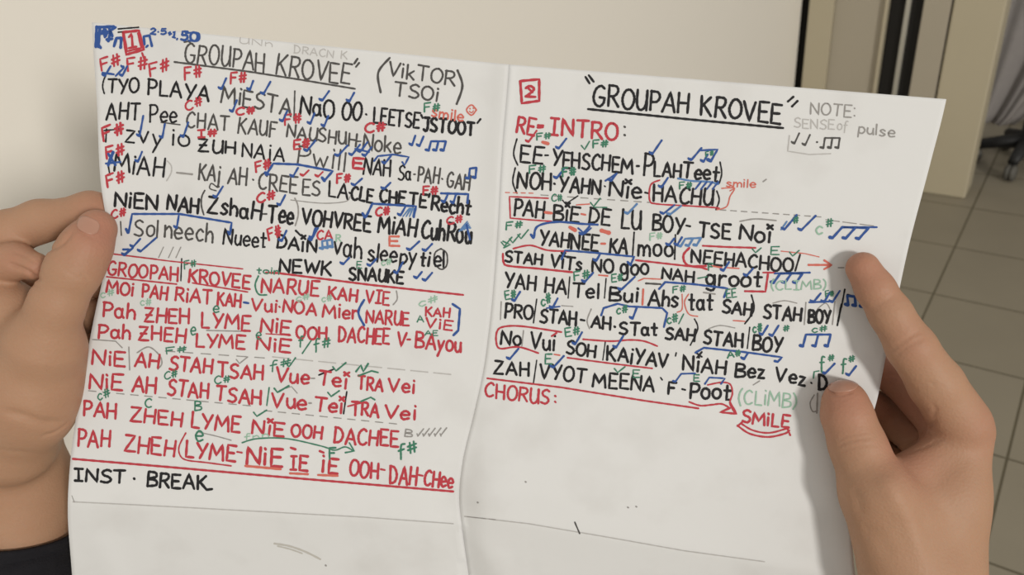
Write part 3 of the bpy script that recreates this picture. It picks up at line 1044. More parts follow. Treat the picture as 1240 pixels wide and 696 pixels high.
T('ZHEH', 150, 546, 211, 552, 20, 'r', 3.1)
S('r', [(225, 524), (217, 540), (218, 551), (226, 557), (250, 560), (280, 564)], 1.9, True)
T('LYME', 224, 553, 284, 559, 19, 'r', 3.2)
S('r', [(287, 547), (293, 548)], 2.4)
T('NiE', 298, 562, 341, 564, 20, 'r', 3.6)
T('I', 352, 568, 359, 568, 17, 'r', 3)
T('E', 362, 569, 372, 570, 17, 'r', 3.4)
T('i', 390, 571, 393, 571, 20, 'r', 3.4)
T('E', 397, 572, 408, 573, 17, 'r', 3.4)
S('r', [(352, 542), (358, 544)], 3)
S('r', [(387, 546), (392, 548)], 3)
S('o', [(297, 564), (340, 568)], 3)
S('o', [(351, 573), (373, 574)], 2.8)
S('o', [(385, 575), (409, 576)], 2.8)
T('OOH', 423, 576, 458, 579, 19, 'r', 3.1)
S('r', [(461, 568), (466, 569)], 2.6)
T('DAH', 472, 585, 504, 588, 21, 'r', 3.1)
S('r', [(507, 575), (512, 576)], 2.6)
T('CHee', 513, 588, 548, 591, 18, 'r', 3.1)
T('F', 399, 556, 407, 556, 14, 'e', 2.2)
T('f#', 483, 554, 506, 547, 14, 'e', 2.4)
S('e', [(293, 536), (312, 531), (347, 531), (389, 540), (405, 545), (418, 541), (428, 546)], 1.7, True)
S('e', [(423, 536), (429, 546), (418, 548)], 1.9)
T('fnn', 296, 533, 325, 530, 7, 't', 1.4)
S('p', [(240, 523), (262, 528), (280, 533)], 1.4, True)
S('r', [(88, 555.5), (200, 565), (330, 576.5), (549, 595)], 2.7)
ROW_ID[0] = 19
T('INST', 90, 582, 152, 585, 15, 'k', 3.2)
S('k', [(162, 579), (163, 580)], 3)
T('BREAK', 178, 589, 250, 593, 17, 'k', 3.3)
S('k', [(250, 593), (257, 592)], 3)
S('f', [(88, 607.5), (200, 613), (320, 619.5), (440, 626), (549, 634)], 1.3)  # shade line of the horizontal crease, painted as a faint stroke
S('p', [(87, 600), (90, 608)], 1.0)
S('s', [(332, 658), (350, 661), (370, 668), (388, 677)], 2.4, True)
S('s', [(336, 661), (352, 665), (366, 670)], 1.8, True)
S('p', [(394, 684), (395, 685)], 2)

# ---- right page
ROW_ID[0] = 20
S('r', [(631, 98), (653, 96), (653, 122), (632, 125), (630, 98)], 3.3)
T('2', 636, 118, 648, 118, 14, 'r', 3.2)
S('r', [(638, 105), (645, 112)], 2.6)
S('k', [(709, 93), (714, 101)], 2.8)
S('k', [(713, 91), (719, 99)], 2.8)
T('GROUPAH', 718, 127, 833, 138, 24, 'k', 3.2)
T('KROVEE', 848, 139, 945, 150, 23.5, 'k', 3.4)
S('k', [(712, 132), (830, 144), (948.5, 155)], 3)
S('k', [(954, 123), (961, 117)], 2.8)
S('k', [(959, 129), (966, 122)], 2.8)
T('NOTE:', 981, 138, 1036, 142, 14, 'p', 1.9)
T('SENSE', 962, 154, 1010, 157, 11, 'f', 1.7)
T('of', 1014, 157, 1026, 158, 11, 'f', 1.4)
T('pulse', 1039, 161, 1083, 166, 12, 'p', 1.9)
for (a, b) in ((968, 161), (981, 163)):
    tick(a, b, a - 6, b + 13, 'g', 2)
S('g', [(989, 172), (990, 172)], 2.2)
notes(999, 167, 1017, 167, 3, 12, 'g', 2.2, -.15)
S('f', [(956, 164), (954, 183), (980, 187), (1006, 186)], 1.5)
ROW_ID[0] = 21
T('RE', 625, 160, 646, 164, 19, 'r', 3.2)
T('=', 650, 163, 659, 163, 19, 'r', 3)
T('INTRO', 666, 163, 747, 169, 20, 'r', 3.3)
S('g', [(756, 153), (757, 154)], 2.6)
S('g', [(756, 163), (757, 164)], 2.6)
# row 1
ROW_ID[0] = 22
S('k', [(626, 168), (622, 186), (627, 200)], 2, True)
T('EE', 630, 196, 657, 199, 20, 'k', 3)
S('k', [(660, 188), (664, 188)], 2.4)
T('Y', 668, 199, 679, 201, 20, 'k', 3)
T('EHSCHEM', 681, 202, 766, 210, 18, 'k', 3)
S('k', [(771, 201), (774, 201)], 2.8)
T('P', 779, 212, 790, 213, 26, 'k', 3)
T('LAH', 792, 212, 824, 215, 17, 'k', 3)
T('Teet', 826, 215, 870, 219, 18, 'k', 3.1)
S('k', [(872, 196), (874, 210), (871, 222)], 1.9, True)
tick(650, 158, 640, 172, 'r', 2.2)
T('F#', 650, 170, 667, 168, 8, 'e', 1.8)
S('o', [(657, 172), (664, 174)], 4)
tick(686, 167.6, 676.6, 180)
check(714, 171, 708, 181, 'e', 1.7)
T('F#', 718, 179, 736, 178, 9, 'e', 2)
tick(801.5, 169.7, 790, 186.5)
tick(849.7, 179, 837, 194)
S('b', [(849, 182), (869, 181), (861, 195)], 2.5)
S('b', [(861, 195), (857, 193)], 4)
tick(857, 187, 852, 196)
T('F#', 855, 190, 864, 188, 6, 'e', 1.5)
S('l', [(821, 216), (838, 219), (858, 220), (870, 223)], 2.4, True)
for k in range(4):
    S('b', [(842 + k * 7, 229), (849 + k * 7, 220)], 2.2)
# row 2
ROW_ID[0] = 23
S('k', [(624, 203), (621, 220), (626, 234)], 2, True)
T('NOH', 626, 227, 667, 230, 20, 'k', 3.1)
S('k', [(671, 222), (672, 223)], 2.8)
T('YAHN', 677, 231, 727, 236, 18, 'k', 3.1)
S('k', [(732, 225), (733, 226)], 2)
T('Nïe', 737, 237, 777, 241, 19, 'k', 3.1)
S('k', [(781, 233), (785, 234)], 2.4)
S('r', [(799, 218), (788, 224), (787, 243), (797, 247), (830, 249), (862, 251), (871, 252)], 2, True)
T('HACHU', 791, 243, 863, 248, 19, 'k', 3.1)
S('k', [(868, 231), (871, 242), (867, 254)], 1.9, True)
T('F#', 641, 210, 661, 208, 9, 'e', 1.9)
T('F#', 681, 214, 697, 212, 10, 'e', 2.3)
tick(684, 203, 674, 216)
tick(747, 210, 740, 219)
S('b', [(733, 219), (747, 210)], 2.2)
tick(809, 215, 801, 227)
T('F#', 823, 229, 838, 228, 8, 'e', 1.8)
T('smile', 880, 226, 915, 227, 9, 'o', 1.6)
S('o', [(874, 228), (889, 228), (884, 238), (880, 250), (868, 254)], 1.5, True)
S('o', [(885, 224), (890, 228), (884, 231)], 1.4)
S('p', [(924, 220), (928, 217)], 1.6)
dash('o', 612, 233, 650, 234, 4, 1.3)
dash('p', 655, 236, 800, 246, 9, 1.4)
dash('p', 872, 254, 1000, 263, 10, 1.4)
dash('p', 1000, 266, 1062, 274, 3, 1.3, .8)
# row 3
ROW_ID[0] = 24
S('r', [(664, 240), (617, 238), (618, 264), (640, 266), (668, 268)], 1.9)
T('PAH', 622, 261, 658, 264, 19, 'k', 3)
S('o', [(660, 257), (668, 258)], 3.4)
T('BïE', 670, 266, 701, 270, 18, 'k', 3)
S('o', [(704, 259), (709, 260)], 2.6)
T('DE', 713, 270, 738, 273, 18, 'k', 3)
T('LU', 752, 276, 776, 278, 23, 'k', 3)
T('BOY', 790, 279, 828, 283, 19, 'k', 3)
S('k', [(831, 273), (836, 274)], 2.6)
T('TSE', 846, 286, 884, 290, 17, 'k', 3.2)
T('Noï', 895, 290, 933, 294, 18, 'k', 3.2)
S('r', [(851, 297.5), (880, 299), (915, 300)], 2.4)
S('p', [(896, 268), (915, 265), (940, 267)], 1.8, True)
T('C#', 668, 244, 681, 243, 8, 'e', 1.6)
check(700, 237, 685, 247, 'k', 1.7)
check(727, 240, 719, 250, 'e', 1.7)
S('e', [(720, 251), (735, 251)], 1.5)
S('o', [(698, 248), (714, 247)], 1.6)
tick(771.5, 246.7, 760, 259, 'l', 2.5)
tick(825, 249, 811, 260, 'l', 2.5)
tick(817, 248, 803, 259, 'b', 2.3)
tick(965, 260, 950, 278)
S('l', [(953, 268), (946, 278)], 2)
T('#', 961, 271, 967, 270, 9, 'e', 1.7)
tick(988, 261, 970, 279)
T('c', 988, 283, 996, 283, 14, 't', 2)
T('#', 1001, 275, 1009, 274, 10, 'e', 1.7)
notes(1020, 275, 1052, 276, 3, 13, 'b', 2.9, -.9)
S('b', [(1020, 275), (1062, 275)], 2.3)
# row 4
ROW_ID[0] = 25
T('F#', 613, 278, 632, 276, 9, 'e', 1.9)
for (a, b) in ((640, 278), (630, 283), (620, 287)):
    check(a, b, a - 9, b + 11, 'e', 1.7)
S('e', [(609, 292), (618, 296), (610, 300)], 1.8)
S('b', [(646.7, 287.6), (651, 274), (674, 268.7), (705, 271), (724, 272)], 2.7, True)
S('b', [(646, 288), (643, 284)], 3.4)
S('o', [(690, 275), (697, 279)], 4.4)
S('o', [(728, 279), (738, 282)], 5)
tick(714, 274, 705, 284)
S('b', [(700, 276), (708, 283), (716, 276)], 2)
T('YAHNEE', 653, 296, 724, 304, 18, 'k', 3)
S('o', [(728, 295), (733, 295)], 2.6)
T('KA', 738, 306, 759, 308, 18, 'k', 3)
S('k', [(768, 281), (766, 311)], 2)
T('moo', 773, 309, 814, 311, 20, 'k', 3)
S('k', [(818, 284), (817, 314)], 2)
S('r', [(835, 300), (828, 308), (829, 317), (836, 322), (855, 322)], 2.8, True)
T('NEEHACHOO', 837, 318, 960, 329, 16, 'k', 3)
S('k', [(969, 308), (963, 328)], 2.2)
S('o', [(979, 320.7), (1006, 320.7)], 2.6)
S('o', [(998, 315), (1007, 320.7), (998, 326)], 2.4)
S('p', [(1015, 324), (1022, 324)], 1.4)
T('F#', 787, 291, 802, 289, 8, 't', 1.8)
tick(816.6, 288.6, 810, 297)
notes(830, 289, 849, 288, 3, 9, 'l', 2.5, -.6)
tick(826, 287, 820, 297)
check(922, 300, 915, 306, 'e', 1.6)
T('E', 933, 308, 943, 308, 10, 'e', 1.7)
check(968, 303, 960, 310, 'e', 1.6)
S('o', [(946, 304), (975, 307), (992, 311)], 1.3)
# row 5
ROW_ID[0] = 26
S('r', [(621.5, 301), (642, 297), (663.5, 303), (690, 304)], 2.2, True)
S('r', [(609, 307), (610, 318), (617, 322), (650, 325), (693, 329.5)], 2.6, True)
T('STAH', 612, 316, 656, 321, 13, 'k', 3)
T('VïTs', 667, 324, 704, 327, 15, 'k', 3)
T('NO', 717, 328, 742, 331, 16, 'k', 3)
T('goo', 752, 331, 785, 333, 19, 'k', 3)
T('NAH', 801, 337, 840, 342, 13, 'k', 3)
T('groot', 855, 345, 922, 348, 18, 'k', 3.2)
S('b', [(680, 314), (684.4, 303), (720, 306), (768, 310.7), (764, 320)], 2.5)
S('b', [(764, 321), (760, 317)], 3.2)
tick(727, 307, 722, 316)
S('r', [(770, 315), (850, 324), (856, 326)], 2.4)
S('o', [(862, 322), (874, 324)], 2)
S('o', [(880, 324), (895, 325)], 1.8)
tick(883, 317, 876, 328)
T('F', 858, 327, 864, 327, 8, 'e', 1.7)
S('e', [(845, 337), (856, 335)], 1.6)
S('r', [(924, 330), (938, 330)], 2.2)
S('r', [(930, 332), (927, 353), (902, 352.5)], 2.6)
notes(945, 331, 972, 331, 3, 11, 'b', 2.8, -.7)
S('b', [(938, 331), (981, 330)], 2.4)
T('(CLIMB)', 934, 351, 1000, 350, 11, 't', 1.7)
tick(912, 325, 904, 334)
# row 6
ROW_ID[0] = 27
T('YAH', 611, 347, 648, 351, 17, 'k', 3)
T('HA', 660, 353, 685, 356, 18, 'k', 3)
S('k', [(690, 335), (688, 361)], 1.7)
T('Tel', 693, 360, 725, 361, 17, 'k', 3)
S('k', [(734, 337), (732, 361)], 1.6)
T('Bui', 738, 363, 772, 366, 16, 'k', 3.1)
S('o', [(779, 350), (778, 369)], 2.4)
S('o', [(773, 340), (780, 337), (800, 338)], 1.6)
T('Ahs', 785, 369, 821, 372, 18, 'k', 3.1)
S('o', [(826, 356), (826, 374), (820, 378)], 1.4, True)
S('o', [(834, 356), (829, 366), (834, 380), (845, 383)], 1.5, True)
T('tat', 834, 374, 863, 375, 18, 'k', 3.1)
T('SAH', 875, 378, 910, 383, 15, 'k', 3.2)
S('k', [(910, 357), (913, 375), (902, 392)], 2, True)
T('STAH', 925, 385, 970, 389, 16, 'k', 3.2)
S('p', [(976, 366), (974, 393)], 1.6)
T('BOY', 979, 391, 1006, 392, 16, 'k', 3.3)
S('p', [(1011, 365), (1008, 393)], 1.6)
S('k', [(1019, 368), (1014, 394)], 2.4)
T('F#', 695.5, 340, 714, 337, 11, 'e', 1.9)
tick(718.5, 330, 708, 341.5)
T('E#', 740.5, 342, 754, 340, 9, 'e', 1.8)
tick(769, 335, 752, 351)
S('o', [(725, 333), (736, 334)], 2)
S('g', [(782, 343), (800, 344)], 2.4)
S('b', [(798, 350), (805.6, 341.5), (840, 344), (881, 349), (876.7, 360)], 2.6)
T('F#', 815, 355, 830, 353, 8, 'e', 1.7)
T('EE', 880, 361, 892, 359, 10, 'e', 1.7)
S('p', [(852, 354), (866, 356)], 2)
S('p', [(936, 367), (950, 364), (965, 367)], 1.3, True)
for a in ((994, 355, 985, 366), (1005, 354, 998, 366), (1017, 352, 1008, 366)):
    tick(*a)
S('b', [(980, 366), (1004, 365)], 2.4)
S('p', [(990, 374), (1000, 367), (1006, 376)], 1.3, True)
T('F#', 1000, 360, 1010, 358, 7, 'e', 1.5)
S('k', [(1023, 350), (1019, 372)], 2)
notes(1026, 358, 1044, 360, 3, 11, 'b', 3.2, .1)
S('k', [(1026, 357), (1046, 362)], 3)
# row 7
ROW_ID[0] = 28
S('p', [(607, 365), (606, 387)], 1.5)
T('PRO', 611, 384, 645, 387, 17, 'k', 3)
S('k', [(650, 362), (646, 391)], 1.7)
T('STAH', 654, 390, 698, 394, 16, 'k', 3.1)
S('k', [(703, 387), (708, 388)], 2.6)
S('p', [(716, 374), (711, 388), (714, 398)], 1.6, True)
T('AH', 716, 396, 739, 399, 15, 'k', 3.1)
S('k', [(744, 395), (745, 396)], 3)
T('STat', 750, 405, 796, 406, 15, 'k', 3.1)
T('SAH', 806, 410, 841, 413, 14, 'k', 3.2)
S('k', [(841, 386), (845, 398), (836, 418)], 1.8, True)
T('STAH', 852, 416, 899, 421, 16, 'k', 3.2)
S('k', [(908, 396), (905, 422)], 1.6)
T('BOY', 911, 423, 946, 427, 17, 'k', 3.2)
T('E#', 612, 363, 625, 360, 10, 'e', 1.9)
tick(630, 353, 623, 364.5)
T('c#', 656, 371, 668, 366, 12, 'e', 1.9)
tick(675.5, 361, 669, 373)
S('b', [(662, 373), (678, 371)], 2)
S('p', [(680, 370), (694, 371)], 1.2)
S('b', [(728, 382), (731, 373), (748, 367.7), (762, 371), (785, 372), (802, 373), (808, 379), (804, 396)], 2.5)
tick(771, 373, 766, 386)
T('c#', 747, 380, 760, 378, 10, 'e', 1.8)
T('c#', 808, 392, 821, 389, 11, 'e', 1.8)
S('e', [(822, 392), (828, 380)], 1.5)
T('c#', 912, 403, 923, 401, 10, 'e', 1.8)
tick(930, 394, 923, 405.5)
tick(943, 394, 935, 407)
T('#', 949, 402, 956, 401, 8, 'e', 1.6)
T('c#', 984, 403, 1002, 401, 8, 'e', 1.5)
notes(976, 405, 1006, 405, 3, 14, 'b', 2.7, -.25)
S('p', [(858, 398), (872, 394), (890, 397)], 1.3, True)
S('o', [(888, 388), (902, 389)], 1.6)
# row 8
ROW_ID[0] = 29
S('r', [(652, 427.5), (628, 420), (606, 422), (601, 414), (602, 401), (610, 395.5), (632.5, 395), (680, 402)], 2.3, True)
T('No', 606, 416, 630, 419, 17, 'k', 3)
S('p', [(634, 400), (632, 419)], 1.5)
T('Vui', 642, 422, 671, 425, 19, 'k', 3)
S('r', [(668, 407), (674, 403)], 2.4)
T('SOH', 686, 428, 721, 433, 15, 'k', 3)
S('k', [(733, 414), (730, 436)], 1.5)
T('KAiYAV', 735, 436, 808, 445, 17, 'k', 3.1)
S('k', [(819, 427), (818, 431)], 2)
T('NiAH', 827, 448, 878, 453, 17, 'k', 3.1)
S('k', [(843, 427), (850, 432)], 2.4)
S('k', [(850, 426), (844, 433)], 2.4)
T('Bez', 890, 456, 926, 459, 17, 'k', 3.1)
T('Vez', 939, 461, 975, 467, 16, 'k', 3.1)
S('k', [(982, 463), (983, 464)], 2.4)
T('D', 991, 472, 1001, 473, 18, 'k', 3.4)
tick(628, 422, 617, 435)
T('E#', 685, 408, 702, 405, 10, 'e', 1.9)
tick(705, 402, 696.5, 417)
S('r', [(706, 410.7), (739.5, 413), (762.6, 411.5), (780, 413), (796, 419)], 2.2, True)
tick(755, 406.5, 746, 421)
S('r', [(687, 433), (740, 440), (790, 446)], 2.1)
T('E', 660, 440, 668, 440, 12, 'e', 2)
S('o', [(671, 429), (678, 430)], 1.8)
tick(683, 430.7, 670, 445)
S('b', [(842, 427), (852.5, 421), (900, 426), (947, 432.5), (942, 438)], 2.5)
tick(906, 427, 901, 435)
S('b', [(942, 438), (938, 437)], 3)
T('A#', 881, 434, 897, 431, 8, 'e', 1.8)
T('f', 993, 447, 999, 447, 15, 'e', 2)
T('#', 1003, 438, 1010, 437, 8, 'e', 1.7)
tick(1011, 440, 999, 452.5)
T('f', 1019, 449, 1025, 449, 14, 'e', 2)
T('#', 1028, 439, 1035, 437, 8, 'e', 1.7)
tick(1037, 443, 1028, 454.6)
S('e', [(985, 458), (986, 450), (992, 449)], 1.6)
# row 9
ROW_ID[0] = 30
T('ZAH', 598, 452, 640, 455, 15.5, 'k', 3)
S('k', [(650, 436), (646, 464)], 1.7)
T('VYOT', 654, 458, 709, 463, 17, 'k', 3)
T('MEENA', 718, 468, 792, 474, 17, 'k', 3)
S('k', [(800, 457), (802, 460)], 2)
T('F', 809, 477, 818, 478, 15, 'k', 3.2)
S('k', [(826, 471), (830, 472)], 2.6)
T('Poot', 835, 481, 884, 484, 18, 'k', 3.3)
check(757, 444, 748, 451, 'e', 1.7)
T('E', 766, 457, 774, 457, 9, 'e', 1.7)
S('b', [(818, 462), (825, 452.5), (842, 452)], 2.1)
S('b', [(818, 462), (815, 461)], 2.6)
T('E', 840, 462, 847, 462, 8, 'e', 1.7)
S('b', [(853.5, 465), (859, 457), (878, 458), (873, 465)], 2.1)
S('r', [(857, 466), (873, 463), (884, 465), (887, 476), (884, 488), (890, 500)], 2, True)
S('p', [(912, 466), (920, 461)], 1.5)
T('(CLiMB)', 894, 488, 964, 494, 17, 't', 1.9)
S('p', [(986, 478), (981, 488), (984, 498), (990, 497)], 1.6, True)
S('p', [(990, 476), (989, 500)], 2)
S('r', [(590, 458), (680, 469), (780, 485), (846, 494.4)], 2.3)
S('r', [(834.6, 486.5), (848, 491), (862, 490), (874, 489), (884, 494)], 2.2, True)
S('r', [(884, 487), (892, 501), (872, 499), (884, 494)], 2.6)
T('CHORUS', 587, 480, 664, 490, 17, 'r', 2.8)
S('r', [(672, 479), (673, 480)], 2.6)
S('r', [(672, 486), (673, 487)], 2.6)
ROW_ID[0] = 31
T('SMiLE', 899, 511, 955, 518, 15, 'r', 3)
S('r', [(893, 515), (908, 525), (930, 529), (950, 525), (956, 521)], 2.4, True)
S('r', [(898, 513), (912, 521), (932, 524), (955, 518)], 2.2, True)
S('r', [(893, 516), (899, 511)], 2.4)
S('r', [(953, 517), (957, 527)], 2.4)
ROW_ID[0] = 32
S('f', [(562, 625), (640, 634), (740, 651), (830, 667), (926, 680)], 1.3)  # crease shade across the right page, drawn in as a grey line
S('p', [(566, 625.5), (600, 629)], 1.0)  # darker start of that painted crease shade, next to the fold
S('g', [(696, 632), (702, 646)], 1.8)
for (a, b) in ((636, 583), (578, 608), (760, 614), (770, 613)):
    S('p', [(a, b), (a + 1, b + .6)], 2)


def ribbon(pts, wd, lift, V, F, UVW):
    """flat pen stroke lying on the sheet, with round ends"""
    # resample
    q = [np.array(pts[0], float)]
    for p in pts[1:]:
        p = np.array(p, float)
        n = max(1, int(np.linalg.norm(p - q[-1]) / 3.0))
        a = q[-1]
        for k in range(1, n + 1):
            q.append(a + (p - a) * k / n)
    q = np.array(q)
    d = np.gradient(q, axis=0) if len(q) > 1 else np.array([[1, 0]])
    ln = np.linalg.norm(d, axis=1, keepdims=True)
    ln[ln == 0] = 1
    d = d / ln
    n = np.stack([-d[:, 1], d[:, 0]], 1)
    r = wd / 2
    t0 = q[0] - d[0] * r * .75
    t1 = q[-1] + d[-1] * r * .75
    cen = [t0, *q, t1]
    nn = [n[0], *n, n[-1]]
    rr = [r * .45] + [r * (1 + .12 * math.sin(i * 1.7 + len(V))) for i in range(len(q))] + [r * .45]
    cen = np.array(cen)
    nn = np.array(nn)
    rr = np.array(rr)[:, None]
    a = cen + nn * rr
    b = cen - nn * rr
    k = len(V)
    allp = np.empty((2 * len(cen), 2))
    allp[0::2] = a
    allp[1::2] = b
    z = depth(allp[:, 0], allp[:, 1]) - lift
    for (x, y), zz in zip(allp, z):
        V.append(P(x, y, zz))
    for i in range(len(cen) - 1):
        F.append((k + 2 * i, k + 2 * i + 1, k + 2 * i + 3, k + 2 * i + 2))


TITLE_ROWS = {min(k[1] for k in strokes if k[0] == sd) for sd in 'LR'}
INK_ORDER = list(INK)
for (side, row, kind), lst in sorted(strokes.items()):
    V, F, MI = [], [], []
    for n_, (pts, wd, col) in enumerate(lst):
        ribbon(pts, wd, INK[col][1] + (n_ % 7) * 1.5e-6, V, F, None)
        MI += [INK_ORDER.index(col)] * (len(F) - len(MI))
    nm = ('title_line' if row in TITLE_ROWS else 'lyric_line') if kind == 'lyric' else 'chord_notes'
    o = mesh(nm, V, F, None, None)
    used = sorted(set(MI))
    for c in used:
        o.data.materials.append(INK[INK_ORDER[c]][0])
    o.data.polygons.foreach_set('material_index', [used.index(c) for c in MI])
    o.parent = pageL if side == 'L' else pageR


# ------------------------------------------------------------------ hands
def smin(a, b, k):
    h = np.maximum(k - np.abs(a - b), 0) / k
    return np.minimum(a, b) - h * h * k * .25


def seg(p, a, b, ra, rb):
    ba = b - a
    pa = p - a
    h = np.clip((pa @ ba) / (ba @ ba), 0, 1).astype(np.float32)
    d = pa - h[..., None] * ba.astype(np.float32)
    return np.sqrt((d * d).sum(-1)) - (ra + (rb - ra) * h)


def chain(p, pts, k=.003):
    """tapered limb through [(px,py,z,radius_mm)...]"""
    d = None
    W = [(P(a, b, c).astype(np.float32), r / 1000) for a, b, c, r in pts]
    for (a, ra), (b, rb) in zip(W, W[1:]):
        s = seg(p, a, b, ra, rb)
        d = s if d is None else smin(d, s, k)
    return d


def trace(sdf, pts):
    """depth at which the sight lines of photo points meet the hand"""
    z = np.full(len(pts), .30)
    for _ in range(70):
        q = np.array([P(a, b, c) for (a, b), c in zip(pts, z)])
        z = z + np.clip(sdf(q.astype(np.float32)), -.01, .01) * .8
    return np.array([P(a, b, c) for (a, b), c in zip(pts, z)])


def relief(V, N, sdf, marks):
    """skin creases (depth > 0) and ridges (depth < 0): [(points, half width mm, depth mm)]"""
    off = np.zeros(len(V))
    view = ROT @ np.array([0, 0, 1.0])
    front = (N @ view) < .25
    for pts, wd, dp in marks:
        q = smooth_line(pts, 8) if len(pts) > 2 else [tuple(np.array(pts[0]) + (np.array(pts[1]) - np.array(pts[0])) * t) for t in np.linspace(0, 1, 9)]
        W = trace(sdf, q)
        box = ((V > W.min(0) - .008) & (V < W.max(0) + .008)).all(1) & front
        idx = np.where(box)[0]
        if not len(idx):
            continue
        best = np.full(len(idx), 9.0)
        fade = np.ones(len(idx))
        n = len(W) - 1
        for k in range(n):
            a, b = W[k], W[k + 1]
            ba = b - a
            h = np.clip(((V[idx] - a) @ ba) / max(ba @ ba, 1e-12), 0, 1)
            d = np.linalg.norm(V[idx] - a - h[:, None] * ba, axis=1)
            t = (k + h) / n
            better = d < best
            best = np.where(better, d, best)
            fade = np.where(better, np.clip(np.minimum(t, 1 - t) * 5, .15, 1), fade)
        off[idx] -= dp / 1000 * fade * np.exp(-(best * 1000 / wd) ** 2)
    return V + N * off[:, None]


def surface_nets(f, lo, hi, h):
    n = np.ceil((hi - lo) / h).astype(int) + 1
    ax = [lo[i] + h * np.arange(n[i]) for i in range(3)]
    vol = np.empty(n, np.float32)
    yy, zz = np.meshgrid(ax[1], ax[2], indexing='ij')
    for i0 in range(0, n[0], 16):
        xs = ax[0][i0:i0 + 16]
        g = np.empty((len(xs), n[1], n[2], 3), np.float32)
        g[..., 0] = xs[:, None, None]
        g[..., 1] = yy
        g[..., 2] = zz
        vol[i0:i0 + 16] = f(g)
    inside = vol < 0
    c = [(i, j, k) for i in (0, 1) for j in (0, 1) for k in (0, 1)]
    m = n - 1
    sub = {q: vol[q[0]:q[0] + m[0], q[1]:q[1] + m[1], q[2]:q[2] + m[2]] for q in c}
    cnt = sum((sub[q] < 0).astype(np.int8) for q in c)
    act = (cnt > 0) & (cnt < 8)
    ids = -np.ones(m, int)
    ids[act] = np.arange(act.sum())
    cell = np.argwhere(act).astype(float)
    acc = np.zeros_like(cell)
    num = np.zeros(len(cell))
    for q in c:
        for a in range(3):
            if q[a] == 0:
                q2 = tuple(q[b] + (b == a) for b in range(3))
                v0, v1 = sub[q][act], sub[q2][act]
                x = (v0 < 0) != (v1 < 0)
                t = np.where(x, v0 / np.where(x, v0 - v1, 1), 0)
                pt = np.array(q, float)[None].repeat(len(cell), 0)
                pt[:, a] += t
                acc[x] += pt[x]
                num += x
    V = (cell + acc / num[:, None]) * h + lo
    F = []
    for a in range(3):
        b, d = (a + 1) % 3, (a + 2) % 3
        sl0 = [slice(None)] * 3
        sl1 = [slice(None)] * 3
        sl0[a] = slice(0, n[a] - 1)
        sl1[a] = slice(1, n[a])
        x0, x1 = inside[tuple(sl0)], inside[tuple(sl1)]
        e = np.argwhere(x0 != x1)
        e = e[(e[:, b] > 0) & (e[:, d] > 0) & (e[:, b] < m[b]) & (e[:, d] < m[d])]
        if not len(e):
            continue
        fl_ = x0[tuple(e.T)]
        def at(ob, od):
            k = e.copy()
            k[:, b] -= ob
            k[:, d] -= od
            return ids[tuple(k.T)]
        q = np.stack([at(1, 1), at(0, 1), at(0, 0), at(1, 0)], 1)
        q[~fl_] = q[~fl_][:, ::-1]
        F.append(q)
    F = np.concatenate(F)
    # pull the vertices exactly onto the surface
    for _ in range(2):
        V = V - newton(f, V)
    return V, F


def grad(f, V, e=4e-4):
    V = V.astype(np.float32)
    g = np.empty_like(V)
    for a in range(3):
        o = np.zeros(3, np.float32)
        o[a] = e
        g[:, a] = (f(V + o) - f(V - o)) / (2 * e)
    return g


def newton(f, V):
    d = f(V.astype(np.float32))
    g = grad(f, V)
    return (d / np.maximum((g * g).sum(1), .2))[:, None] * g * .8


def skin_material():
    m = mat('skin', (0.55, 0.30, 0.18), 0.56, 0.28)
    nt = m.node_tree
    N, L = nt.nodes, nt.links
    b = N['Principled BSDF']
    b.inputs['Subsurface Weight'].default_value = 0.12
    b.inputs['Subsurface Radius'].default_value = (1.0, 0.35, 0.18)
    b.inputs['Subsurface Scale'].default_value = 0.004
    tc = N.new('ShaderNodeTexCoord')
    n = N.new('ShaderNodeTexNoise')
    n.inputs['Scale'].default_value = 55
    n.inputs['Detail'].default_value = 5
    L.new(tc.outputs['Object'], n.inputs['Vector'])
    mx = N.new('ShaderNodeMix')
    mx.data_type = 'RGBA'
    mx.inputs[6].default_value = (0.44, 0.262, 0.165, 1)
    mx.inputs[7].default_value = (0.39, 0.218, 0.135, 1)
    L.new(n.outputs['Fac'], mx.inputs[0])
    at = N.new('ShaderNodeAttribute')
    at.attribute_name = 'flush'
    m2 = N.new('ShaderNodeMix')
    m2.data_type = 'RGBA'
    m2.inputs[7].default_value = (0.41, 0.175, 0.122, 1)
    L.new(at.outputs['Fac'], m2.inputs[0])
    L.new(mx.outputs[2], m2.inputs[6])
    L.new(m2.outputs[2], b.inputs['Base Color'])
    n2 = N.new('ShaderNodeTexNoise')
    n2.inputs['Scale'].default_value = 420
    n2.inputs['Detail'].default_value = 3
    L.new(tc.outputs['Object'], n2.inputs['Vector'])
    n3 = N.new('ShaderNodeTexVoronoi')
    n3.inputs['Scale'].default_value = 700
    L.new(tc.outputs['Object'], n3.inputs['Vector'])
    ad = N.new('ShaderNodeMath')
    ad.operation = 'ADD'
    L.new(n2.outputs['Fac'], ad.inputs[0])
    L.new(n3.outputs['Distance'], ad.inputs[1])
    bp = N.new('ShaderNodeBump')
    bp.inputs['Strength'].default_value = 0.25
    bp.inputs['Distance'].default_value = 0.0005
    L.new(ad.outputs[0], bp.inputs['Height'])
    L.new(bp.outputs['Normal'], b.inputs['Normal'])
    return m


M_skin = skin_material()
M_nail = noise_mat('fingernail', (0.46, 0.25, 0.178), (0.42, 0.22, 0.155), 90, 0.3, spec=0.5)


